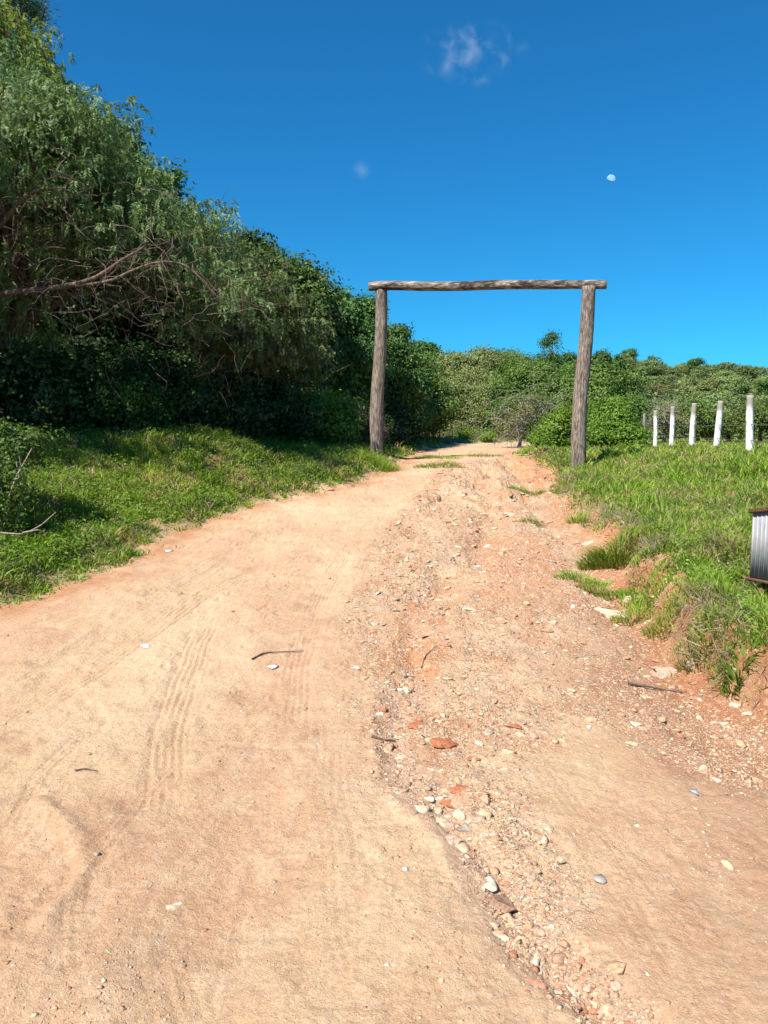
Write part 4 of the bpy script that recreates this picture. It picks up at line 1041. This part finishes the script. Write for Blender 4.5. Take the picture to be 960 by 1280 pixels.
# bramble bush with bare whips at the left edge of the frame
def bramble():
    bx, by = -4.15, 8.1; bz = float(zgrid(bx, by))
    B = [(bx, by, bz + 0.5, 0.55, 0.6, 0.5), (bx - 0.5, by + 0.2, bz + 0.55, 0.6, 0.6, 0.6), (bx + 0.15, by - 0.6, bz + 0.3, 0.5, 0.5, 0.35), (bx - 0.3, by - 1.2, bz + 0.15, 0.5, 0.5, 0.35), (bx + 0.25, by + 0.3, bz + 0.75, 0.3, 0.4, 0.15)]
    whips = []
    for pts in ([(-5, 660, 7.6), (15, 640, 7.6), (24, 600, 7.6), (20, 575, 7.7)], [(-5, 690, 7.5), (20, 655, 7.5), (30, 610, 7.6), (24, 570, 7.6)],
                [(-5, 672, 7.5), (10, 648, 7.5), (2, 610, 7.5), (-8, 580, 7.5)], [(0, 666, 7.0), (30, 668, 7.0), (52, 656, 7.1), (70, 640, 7.2)], [(28, 666, 7.0), (48, 662, 7.0), (60, 668, 7.1)], [(5, 640, 7.4), (18, 600, 7.4), (40, 560, 7.6)]):
        whips.append(tubes(res(np.array([P(*p) for p in pts]))[None], np.linspace(0.009, 0.004, 16)[None], 5))
    root = tree('bramble_bush', 'tangled leafy bush with pale bare whips at the left edge of the frame', 'shrub', None, (bx, by), B, 16000, 0.045, 0.032, 0.12, M_MID, 'broad', M_TWIG, 0.02, nl=40, extra=whips, per=30)
bramble()

# 6. bushes and trees beyond the gate
GB = 'bushes and trees beyond the gateway'
def T(name, label, base_px, Yd, bl_, n, l, w, cr, mat, r0=0.1, bark=None, nl=40, cat='tree', group=GB, style='broad', **kw):
    x = (base_px - CX) / F * Yd
    return tree(name, label, cat, group, (x, Yd), bl_, n, l, w, cr, mat, style, bark, r0, nl=nl, **kw)
T('broadleaf_tree', 'small round far tree rising above the skyline between the left post and the brown treetop', 527, 52, [blob(527, 436, 52, 13, 9, .8), blob(516, 434, 52, 6, 5, .5), blob(537, 448, 52, 12, 16, 1)], 4500, 0.24, 0.14, 0.35, M_DARK)
T('broadleaf_tree', 'brownish flowering treetop left of centre beyond the gateway', 575, 48, [blob(570, 462, 48, 30, 20, 1.8), blob(600, 452, 48, 26, 14, 1.5), blob(560, 490, 46, 28, 28, 1.8), blob(600, 480, 46, 30, 28, 1.8)], 26000, 0.16, 0.085, 0.42, M_OLIVE)
T('broadleaf_tree', 'thin-topped tree at the middle of the skyline beyond the gateway', 622, 50, [blob(618, 448, 50, 30, 10, 1.6), blob(640, 460, 49, 34, 20, 1.8), blob(610, 470, 48, 26, 22, 1.6)], 20000, 0.15, 0.075, 0.42, M_MID, nl=60)
T('broadleaf_tree', 'olive-green tree in the middle of the view beyond the gateway', 600, 40, [blob(590, 500, 40, 34, 36, 1.6), blob(560, 520, 40, 20, 26, 1.4), blob(625, 505, 39, 32, 36, 1.6), blob(605, 530, 38, 30, 18, 1.4)], 38000, 0.125, 0.06, 0.36, M_OLIVE)
T('broadleaf_tree', 'green spreading tree just left of the right gate post', 665, 36, [blob(650, 480, 37, 32, 28, 1.6), blob(685, 475, 37, 30, 24, 1.6), blob(660, 515, 35, 38, 28, 1.6), blob(700, 500, 35, 28, 32, 1.5)], 44000, 0.12, 0.06, 0.34, M_MID)
T('broadleaf_tree', 'green tree directly behind the right gate post', 745, 38, [blob(740, 475, 38, 36, 26, 1.7), blob(770, 490, 38, 28, 26, 1.6), blob(735, 505, 37, 38, 30, 1.6), blob(780, 515, 37, 20, 24, 1.3)], 28000, 0.16, 0.085, 0.42, M_MID)
T('thorn_tree', 'grey leafless thorny tree with tangled limbs beside the bend, left of the bright bushes', 650, 27, [blob(640, 530, 27, 20, 18, .8), blob(655, 510, 27, 25, 20, .9)], 2600, 0.08, 0.045, 0.3, M_OLIVE, bark=M_GREYB, r0=0.07, nl=50,
  extra=[twigs(np.array([P(640, 540, 26.5), P(650, 520, 26.5), P(635, 528, 26.5), P(670, 505, 26.8), P(690, 500, 27)]), 0.35, 170, 1.0, 0.010)])
GBB = 'bright green bushes around the right post'
T('leafy_bush', 'bright green rounded bush immediately left of the right gate post', 700, 22, [blob(700, 540, 22, 34, 22, .7), blob(680, 552, 21.5, 16, 14, .5), blob(715, 525, 22, 20, 16, .6)], 14000, 0.075, 0.04, 0.2, M_BRIGHT, cat='shrub', group=GBB, nl=30, r0=0.04)
T('leafy_bush', 'large bright green bush immediately right of the right gate post', 762, 21, [blob(760, 535, 21, 34, 28, .8), blob(785, 548, 20.5, 22, 18, .6), blob(745, 555, 20.3, 20, 16, .5), blob(765, 515, 21, 26, 16, .6)], 20000, 0.08, 0.042, 0.2, M_BRIGHT, cat='shrub', group=GBB, nl=40, r0=0.05)
T('leafy_bush', 'darker low bush at the right of the large bright bush, before the white posts', 795, 25, [blob(790, 548, 25, 14, 12, .5), blob(775, 540, 26, 16, 20, .6)], 6000, 0.08, 0.04, 0.2, M_MID, cat='shrub', group=GBB, nl=20, r0=0.03)
T('leafy_bush', 'small bright bush on the bank of the bend, left of the grey thorny tree', 600, 33, [blob(585, 545, 34, 26, 7, .8), blob(610, 545, 33, 14, 6, .5)], 5000, 0.09, 0.04, 0.2, M_BRIGHT, cat='shrub', group=GBB, nl=12, r0=0.02)
T('leafy_bush', 'weedy brown and green bush in the shade line at the bend', 575, 35, [blob(565, 540, 36, 22, 12, .8), blob(545, 545, 35, 14, 10, .6)], 5000, 0.1, 0.045, 0.2, M_OLIVE, cat='shrub', group=GBB, nl=12, r0=0.02)
# eucalyptus
T('eucalyptus_tree', 'tall open-crowned eucalyptus standing above the skyline left of the right post', 690, 85, [blob(690, 420, 85, 9, 6, .8), blob(682, 430, 85, 9, 5, .7), blob(700, 432, 85, 9, 6, .8), blob(680, 443, 85, 7, 5, .6), blob(690, 450, 85, 16, 8, 1.2), blob(712, 447, 85, 10, 6, 1)],
  6500, 0.22, 0.09, 0.5, M_DARK, bark=M_GREYB, r0=0.16, nl=24, shell=0.3)
T('eucalyptus_tree', 'rounded dark far treetop just right of the right gate post', 758, 95, [blob(752, 446, 95, 13, 9, 1.3), blob(770, 454, 95, 14, 9, 1.4), blob(735, 450, 95, 9, 8, 1)], 4200, 0.34, 0.16, 0.4, M_DARK, r0=0.16, nl=20, shell=0.3)
# tree line behind the pasture
GP = 'tree line behind the fenced pasture'
PL = [(830, 46, 'C', 'grey bare-limbed tree behind the farthest white posts'), (870, 48, 'D', 'green tree behind the middle white post'), (910, 50, 'E', 'spreading olive tree behind the fourth white post'),
      (950, 47, 'D', 'green tree behind the nearest white post'), (990, 50, 'E', 'tree at the right frame edge beyond the pasture')]
for i, (px, Yd, k, lb_) in enumerate(PL):
    mt = {'C': M_OLIVE, 'D': M_MID, 'E': M_FAR}[k]
    T('broadleaf_tree', lb_, px, Yd, [blob(px, 522, Yd, 25, 16, 1.8), blob(px - 18, 530, Yd, 18, 14, 1.4), blob(px + 18, 528, Yd, 18, 15, 1.4), blob(px + 5 - 9 * (i % 2), 506 + (i % 2) * 5, Yd, 14, 9, 1.2)],
      4000 if k == 'C' else 9500, 0.16, 0.075, 0.42, mt, bark=M_GREYB if k == 'C' else M_BARK, r0=0.12, group=GP, nl=60 if k == 'C' else 35,
      extra=[twigs(np.array([P(px, 505, Yd - 1), P(px - 12, 520, Yd - 1), P(px + 12, 515, Yd - 1)]), 0.45, 110, 1.2, 0.015)] if k == 'C' else None)

# ------------------------------------------------------------------ wooded hillside: trees one by one, sharing a few meshes
def far_proto(kind):
    B = {0: [(0, 0, 3.0, 2.2, 2.2, 1.6), (1.0, 0.3, 2.4, 1.6, 1.6, 1.2), (-1.1, -.2, 2.5, 1.5, 1.5, 1.3)],
         1: [(0, 0, 3.6, 1.7, 1.7, 2.0), (0.4, 0, 2.2, 1.7, 1.7, 1.5)],
         2: [(0, 0, 2.0, 2.6, 2.4, 1.3), (1.4, 0, 1.6, 1.4, 1.4, 1.0), (-1.5, 0, 1.6, 1.4, 1.4, 1.1)],
         3: [(0, 0, 5.0, 1.5, 1.5, 1.2), (0.7, 0, 4.0, 1.2, 1.2, .9), (-.7, .2, 3.6, 1.3, 1.3, .9)]}[kind]
    pos, ax, nr_, ll, ww, cs = broad_crown(B, 5500, 0.28, 0.17, 0.45, 0.6, per=40)
    v_, f_ = leaf_quads(pos, ax, nr_, ll, ww)
    tv, tf = limbs((0, 0, -0.8), (0.1, 0, 3), cs, 0.16, 16)
    me_v, me_f = merge([(v_, f_), (tv, tf)])
    me = bpy.data.meshes.new('hillside_tree')
    me.from_pydata([tuple(p) for p in me_v], [], [tuple(int(k) for k in q) for ff in me_f for q in ff])
    me.materials.append([M_FAR, M_FAR, M_OLIVE, M_DARK][kind]); me.materials.append(M_GREYB)
    mi = np.zeros(len(me.polygons), np.int32); mi[len(f_):] = 1; me.polygons.foreach_set('material_index', mi)
    return me
FM = [far_proto(k) for k in range(4)]
hr = np.random.default_rng(77)
cand = []
for k in range(6000):
    Yd = 62 * (240 / 62) ** hr.random(); px = hr.uniform(540, 1010); x = (px - CX) / F * Yd
    if px < 800 and Yd < 75: continue
    if any((x - a) ** 2 + (Yd - b) ** 2 < (1.7 + Yd * 0.012) ** 2 for a, b in cand): continue
    cand.append((x, Yd))
    if len(cand) >= 285: break
HL = ['spreading round-crowned tree', 'upright full-crowned tree', 'low olive-brown tree', 'dark slender-stemmed tree']
for x, Yd in cand:
    k = int(hr.choice(4, p=[0.4, 0.25, 0.25, 0.10]))
    o = bpy.data.objects.new('hillside_tree', FM[k]); C.objects.link(o)
    s = hr.uniform(0.45, 1.1) * (0.75 if Yd < 90 else 0.95); o.location = (x, Yd, float(zgrid(x, Yd)) - 0.3); o.rotation_euler = (0, 0, hr.uniform(0, 6.28)); o.scale = (s * hr.uniform(1, 1.3), s * 1.1, s * hr.uniform(0.8, 1.0))
    zone = 'at the foot of the far hill' if Yd < 95 else 'halfway up the far hill' if Yd < 150 else 'along the top of the far hill'
    pxx = 480 + 960 * x / Yd; zone += ', left of the right gate post' if pxx < 722 else ', just right of the gate' if pxx < 815 else ', above the white posts' if pxx < 905 else ', towards the right edge'
    tag(o, HL[k] + ' ' + zone, 'tree', 'trees on the far hillside')
print('far trees', len(cand))
# low scrub that carpets the hill between the trees
r2 = np.random.default_rng(5)
m = 60000; Yd = 60 * (260 / 60) ** r2.random(m); X_ = (r2.uniform(530, 1030, m) - CX) / F * Yd
kp = (fbm(X_ * 0.15, Yd * 0.15, 150, 3) > -0.12) & ~((Yd < 66) & (X_ < 12)); X_, Yd = X_[kp], Yd[kp]
pos = np.stack([X_, Yd, zgrid(X_, Yd) + r2.uniform(0, 1.2, len(X_))], -1)
v_, f_ = leaf_quads(pos, r2.normal(size=pos.shape), r2.normal(size=pos.shape) * 0.6 + (0, -0.4, 0.8), 0.55, 0.32)
tag(mk('hillside_scrub', v_, f_, M_FAR), 'low scrub carpeting the far hillside between the trees', 'scrub', kind='stuff')

# ------------------------------------------------------------------ grass
def grass(n, ymin, ymax, ypw, side, seed, hmin, hmax, wk, name, label, wide=False):
    r = np.random.default_rng(seed)
    m = n * 3
    Y = ymin * (ymax / ymin) ** (r.random(m) ** ypw); X = r.uniform(-0.62, 0.62, m) * Y + r.uniform(-1, 1, m)
    if wide: X = r.uniform(2.0, 8.5, m) if side > 0 else r.uniform(-9, -2.5, m)
    keep = (X < 1.5 + 0.06 * (Y - 18) * (Y > 18)) if side < 0 else (X > 1.5 + 0.06 * (Y - 18) * (Y > 18))
    X, Y = X[keep], Y[keep]; m = len(X)
    dL = fgrid(MK['dL'], X, Y); dR = fgrid(MK['dR'], X, Y); d = dL if side < 0 else dR
    d = np.where(Y > 40, 5, d)
    den = sstep(-0.06, 0.22, d)
    if side > 0: den = np.where(Y < 9, sstep(0.0, 0.28, d + 0.35 * fbm(X * 2.2, Y * 2.2, 160, 3)), den)
    cl = fbm(X * 3.2, Y * 3.2, 163, 3)
    slip = sstep(0.23, 0.42, fbm(X * 1.3, Y * 1.0, 103, 4)) * (Y < 20)
    p2 = g0(775, 606); slip = np.maximum(slip, np.exp(-((X - p2[0]) / 0.33) ** 2 - ((Y - p2[1]) / 0.7) ** 2) * 1.4)
    slip = np.maximum(slip, np.exp(-((X + 2.25) / 0.3) ** 2 - ((Y - 12.2) / 0.6) ** 2))
    for q in (ORANGE[2],): slip = np.maximum(slip, poly_in([tuple(p) for p in q], X, Y, 0.1))
    den = den * (1 - 0.85 * np.clip(slip, 0, 1)) * (0.45 + 0.9 * sstep(-0.3, 0.25, cl))
    den = den * (1 - 0.8 * np.exp(-((X - 2.8) / 0.42) ** 2 - ((Y - 5.1) / 0.5) ** 2))
    if side < 0: den = den * (1 - 0.75 * sstep(3.0, 4.5, d))
    if wide: den = den * (X < 8)
    kp = r.random(m) < den; X, Y, d, cl = X[kp][:n], Y[kp][:n], d[kp][:n], cl[kp][:n]; m = len(X)
    hh = (hmin + (hmax - hmin) * r.random(m) ** 1.8) * (0.55 + 0.75 * sstep(-0.3, 0.4, cl)) * (0.4 + 0.6 * sstep(0, 0.7, d)) * np.where(Y > 22, 0.6, 1)
    w = wk * np.clip(Y, 4, 40) * r.uniform(0.5, 1.7, m)
    a = r.uniform(0, 2 * np.pi, m); lean = r.uniform(0.2, 1.5, m) * hh
    dx, dy = np.cos(a) * lean, np.sin(a) * lean; b_ = a + np.pi / 2 + r.normal(0, 0.5, m); sx, sy = np.cos(b_) * w / 2, np.sin(b_) * w / 2
    z0 = zgrid(X, Y) - 0.01
    P0 = np.stack([X - sx, Y - sy, z0], -1); P1 = np.stack([X + sx, Y + sy, z0], -1)
    P2 = np.stack([X + dx * .35 + sx * .8, Y + dy * .35 + sy * .8, z0 + hh * .62], -1); P3 = np.stack([X + dx * .35 - sx * .8, Y + dy * .35 - sy * .8, z0 + hh * .62], -1)
    P4 = np.stack([X + dx, Y + dy, z0 + hh * r.uniform(0.75, 1.05, m)], -1)
    v_ = np.stack([P0, P1, P2, P3, P4], 1).reshape(-1, 3); k = np.arange(m)[:, None] * 5
    print(name, m)
    return tag(mk(name, v_, [k + np.array([0, 1, 2, 3]), k + np.array([3, 2, 4])], M_GRASS), label, 'grass', kind='stuff')
grass(230000, 3.0, 21, 0.8, 1, 1, 0.06, 0.22, 0.0012, 'grass', 'tangled green grass on the bank right of the road')
grass(210000, 4.5, 21, 0.85, -1, 2, 0.05, 0.19, 0.0012, 'grass', 'lush green grass on the verge left of the road')
grass(70000, 18, 62, 0.8, 1, 3, 0.06, 0.2, 0.0014, 'grass', 'short grass of the pasture beyond the fence')
grass(25000, 18, 48, 0.8, -1, 4, 0.08, 0.3, 0.0014, 'grass', 'rough grass around the bend beyond the gateway')

grass(60000, 0.6, 8, 0.6, 1, 5, 0.06, 0.20, 0.0022, 'grass', 'grass on the right bank beside the camera', True)
grass(45000, 0.6, 8, 0.6, -1, 6, 0.06, 0.20, 0.0022, 'grass', 'grass on the left verge beside the camera', True)

# broad-leaved weeds among the grass
def weeds(n, seed, side, label):
    r = np.random.default_rng(seed); m = n * 4
    Y = 4 * (18 / 4) ** r.random(m); X = r.uniform(-0.62, 0.62, m) * Y
    d = fgrid(MK['dL'] if side < 0 else MK['dR'], X, Y)
    kp = (d > 0.3) & (d < 4.5) & (np.hypot(X - 2.8, Y - 5.1) > 0.55) & (fbm(X * 1.4, Y * 1.4, 170 + seed, 3) > -0.08) & (r.random(m) < 0.9); X, Y = X[kp][:n], Y[kp][:n]; m = len(X)
    pos = np.stack([X, Y, zgrid(X, Y) + r.uniform(0.02, 0.2, m)], -1)
    v_, f_ = leaf_quads(pos, r.normal(size=(m, 3)) * (1, 1, .5), r.normal(size=(m, 3)) * 0.5 + (0, -0.2, 0.9), (0.04 if side < 0 else 0.028) * r.uniform(.6, 1.4, m), (0.024 if side < 0 else 0.015) * r.uniform(.6, 1.4, m))
    tag(mk('weeds', v_, f_, M_BRIGHT), label, 'weeds', kind='stuff')
weeds(60000, 1, -1, 'broad-leaved weeds growing through the left verge grass')
weeds(20000, 2, 1, 'broad-leaved weeds growing through the right bank grass')

# straw and dead stems: through both verges and hanging over the cut bank
def straw(n, seed, side, label, bank=False):
    r = np.random.default_rng(seed); m = n * 6
    Y = 3.5 * (19 / 3.5) ** r.random(m); X = r.uniform(-0.62, 0.62, m) * Y
    d = fgrid(MK['dL'] if side < 0 else MK['dR'], X, Y)
    kp = ((d > 0.05) & (d < 0.6) & (Y < 11)) if bank else ((d > 0.1) & (d < 4.5) & (fbm(X * 1.1, Y * 1.1, 230 + seed, 3) > 0.0))
    X, Y, d = X[kp][:n], Y[kp][:n], d[kp][:n]; m = len(X)
    L = r.uniform(0.08, 0.24, m)
    ax = r.normal(size=(m, 3)) * (1, 1, 0.6) + ((-1.0, -0.4, -0.7) if bank else (0, 0, 0.5))
    ax /= np.linalg.norm(ax, axis=1, keepdims=True)
    pos = np.stack([X, Y, zgrid(X, Y) + (0.03 if bank else 0.05)], -1) + ax * L[:, None] * (0.2 if bank else 0.4)
    pos[:, 2] = np.maximum(pos[:, 2], zgrid(pos[:, 0], pos[:, 1]) + 0.015)
    v_, f_ = leaf_quads(pos, ax, r.normal(size=(m, 3)), L, 0.0035 + 0.0006 * Y)
    tag(mk('dry_stems', v_, f_, M_DRY), label, 'dry stems', kind='stuff')
straw(9000, 1, -1, 'straw-coloured dead stems among the left verge grass')
straw(15000, 2, 1, 'straw-coloured dead stems among the right bank grass')
straw(2600, 3, 1, 'dead roots and stems hanging over the cut right bank', True)

# single tufts that stand apart from the verge
def tuft(px, py, rad, h, n, label, mat=None, name='grass_tuft', wide=0.007):
    p = G(px, py); x0, y0 = p[0], p[1]; z0 = float(zgrid(x0, y0))
    r = np.random.default_rng(int(px * 7 + py))
    a = r.uniform(0, 6.28, n); q = rad * np.sqrt(r.random(n)); X = np.cos(a) * q * 1.2; Y = np.sin(a) * q * 0.8
    hh = h * r.uniform(0.25, 1.1, n) * (1.15 - 0.6 * q / rad); a2 = a + r.normal(0, 0.6, n); ln = hh * r.uniform(0.5, 1.8, n)
    dx, dy = np.cos(a2) * ln, np.sin(a2) * ln; b_ = r.uniform(0, 6.28, n); sx, sy = np.cos(b_) * wide / 2, np.sin(b_) * wide / 2
    zb_ = zgrid(X + x0, Y + y0) - z0 - 0.01
    P0 = np.stack([X - sx, Y - sy, zb_], -1); P1 = np.stack([X + sx, Y + sy, zb_], -1)
    P2 = np.stack([X + dx * .35 + sx * .8, Y + dy * .35 + sy * .8, zb_ + hh * .65], -1); P3 = np.stack([X + dx * .35 - sx * .8, Y + dy * .35 - sy * .8, zb_ + hh * .65], -1)
    P4 = np.stack([X + dx, Y + dy, zb_ + hh * 0.9], -1)
    v_ = np.stack([P0, P1, P2, P3, P4], 1).reshape(-1, 3); k = np.arange(n)[:, None] * 5
    o = mk(name, v_, [k + np.array([0, 1, 2, 3]), k + np.array([3, 2, 4])], mat or M_GRASS); o.location = (x0, y0, z0)
    tag(o, label, 'grass tuft', 'grass tufts growing out of the bare earth')
tuft(775, 690, 0.33, 0.22, 1700, 'big dark green tuft hanging over the orange earth at the right edge of the road', None, 'grass_tuft', 0.011)
tuft(728, 722, 0.22, 0.10, 700, 'low spreading tuft on the bare earth, left of the big tuft')
tuft(748, 733, 0.16, 0.09, 450, 'low tuft just above the long cream boulder')
tuft(765, 738, 0.12, 0.10, 350, 'small tuft touching the far end of the long cream boulder')
tuft(795, 768, 0.16, 0.10, 450, 'small tuft right of the long cream boulder')
tuft(835, 778, 0.14, 0.12, 380, 'ragged tuft sagging over the lip of the red cut bank')
tuft(880, 806, 0.14, 0.13, 380, 'tuft on the lip of the red bank, above the wide rock')
tuft(925, 832, 0.08, 0.12, 160, 'yellow-green leafy weed growing on the red bank under the grass', M_BRIGHT, 'leafy_weed', 0.016)
tuft(668, 615, 0.14, 0.12, 260, 'small tuft on the stony slope below the gateway, right of centre')
tuft(647, 614, 0.14, 0.12, 260, 'small tuft on the stony slope below the gateway, near the middle')
tuft(722, 652, 0.10, 0.22, 200, 'thin upright weed at the foot of the orange slope', None, 'leafy_weed')
tuft(664, 652, 0.12, 0.10, 200, 'sparse tuft in the upper stony stretch')
tuft(552, 585, 0.5, 0.16, 900, 'long grass patch between the two wheel tracks under the crossbeam')
tuft(548, 572, 0.5, 0.14, 800, 'grass patch between the wheel tracks just beyond the gateway')
tuft(600, 570, 0.5, 0.12, 600, 'grass patch beyond the gateway right of the wheel tracks')
tuft(655, 572, 0.5, 0.06, 450, 'thin grass patch at the crest between the gateway posts, nearer the right post')
tuft(470, 583, 0.4, 0.28, 1200, 'tall grass tuft around the foot of the left gate post')
tuft(722, 600, 0.4, 0.13, 900, 'tall grass tuft around the foot of the right gate post')

for p_ in (pA, pB, pC, pD): drop(p_)

# ------------------------------------------------------------------ moon and cloud wisp
def moon():
    c = P(764, 224, 3000); rad = 5.3 / F * 3000
    # lit gibbous part: full limb above, flattened terminator below, bulging like the lit part of a ball
    U, Wd = np.meshgrid(np.linspace(-1, 1, 33), np.linspace(0, 1, 17))
    x = U; up_ = np.sqrt(np.clip(1 - U ** 2, 0, 1)); lo = -0.42 * up_
    zz = lo + (up_ - lo) * Wd; yy = -np.sqrt(np.clip(1 - x ** 2 - zz ** 2, 0, 1)) * 0.2
    rot = -0.25; X_, Z_ = x * math.cos(rot) - zz * math.sin(rot), x * math.sin(rot) + zz * math.cos(rot)
    fr = np.stack([X_, yy, Z_], -1).reshape(-1, 3) * rad; bk = np.stack([X_, yy * 0 + 0.1, Z_], -1).reshape(-1, 3) * rad
    i = np.arange(33 * 17).reshape(17, 33); q = np.stack([i[:-1, :-1], i[:-1, 1:], i[1:, 1:], i[1:, :-1]], -1).reshape(-1, 4)
    m, n, l, b, out = newmat('moon')
    rp = ramp(n, [(0.35, (0.16, 0.34, 0.50)), (0.6, (0.30, 0.45, 0.57))]); l.new(noise(n, l, 0.06, 3, 0.6, n.new('ShaderNodeTexCoord').outputs['Object']), rp.inputs[0])  # blue of the air in front mixed into the moon's own colour
    l.new(rp.outputs[0], b.inputs['Base Color']); b.inputs['Roughness'].default_value = 1; b.inputs['Specular IOR Level'].default_value = 0
    v_, f_ = merge([(fr, q), (bk, q[:, ::-1])])
    o = mk('moon', v_, f_, m, smooth=True); o.location = tuple(c)
    tag(o, 'pale daytime moon, partly lit, high in the blue sky on the right', 'moon')
moon()
def cloud(px, py, w, h, label, dens, seed):
    Yd = 2200; c = P(px, py, Yd); s = Yd / F
    v0, f0 = ico(3); vv = v0 * (w / 2 * s, 60, h / 2 * s)
    m = bpy.data.materials.new('cloud_vapour'); m.use_nodes = True; n = m.node_tree.nodes; l = m.node_tree.links; n.clear()
    out = n.new('ShaderNodeOutputMaterial'); pv = n.new('ShaderNodeVolumePrincipled'); l.new(pv.outputs[0], out.inputs['Volume'])
    pv.inputs['Color'].default_value = (1, 1, 1, 1)
    tc = n.new('ShaderNodeTexCoord').outputs['Object']
    nz = n.new('ShaderNodeTexNoise'); nz.inputs['Scale'].default_value = 0.022; nz.inputs['Detail'].default_value = 7; nz.inputs['Roughness'].default_value = 0.55; nz.inputs['Distortion'].default_value = 0.6
    off = n.new('ShaderNodeVectorMath'); off.operation = 'ADD'; off.inputs[1].default_value = (seed * 37.0, 0, seed * 11.0); l.new(tc, off.inputs[0]); l.new(off.outputs[0], nz.inputs['Vector'])
    ln = n.new('ShaderNodeVectorMath'); ln.operation = 'DIVIDE'; ln.inputs[1].default_value = (w / 2 * s, 60, h / 2 * s); l.new(tc, ln.inputs[0])
    le = n.new('ShaderNodeVectorMath'); le.operation = 'LENGTH'; l.new(ln.outputs[0], le.inputs[0])
    mr = n.new('ShaderNodeMapRange'); l.new(nz.outputs[0], mr.inputs[0]); mr.inputs[1].default_value = 0.50; mr.inputs[2].default_value = 0.85
    fa = n.new('ShaderNodeMapRange'); l.new(le.outputs['Value'], fa.inputs[0]); fa.inputs[1].default_value = 0.95; fa.inputs[2].default_value = 0.3
    l.new(mathn(n, l, 'MULTIPLY', mathn(n, l, 'MULTIPLY', mr.outputs[0], fa.outputs[0]), dens), pv.inputs['Density'])
    o = mk('cloud', vv, f0, m); o.location = tuple(c)
    tag(o, label, 'cloud')
cloud(592, 66, 150, 84, 'thin torn wisp of white cloud high in the sky above the gateway', 0.010, 6)
cloud(452, 213, 30, 26, 'tiny faint cloud puff in the sky left of the gateway', 0.005, 2)
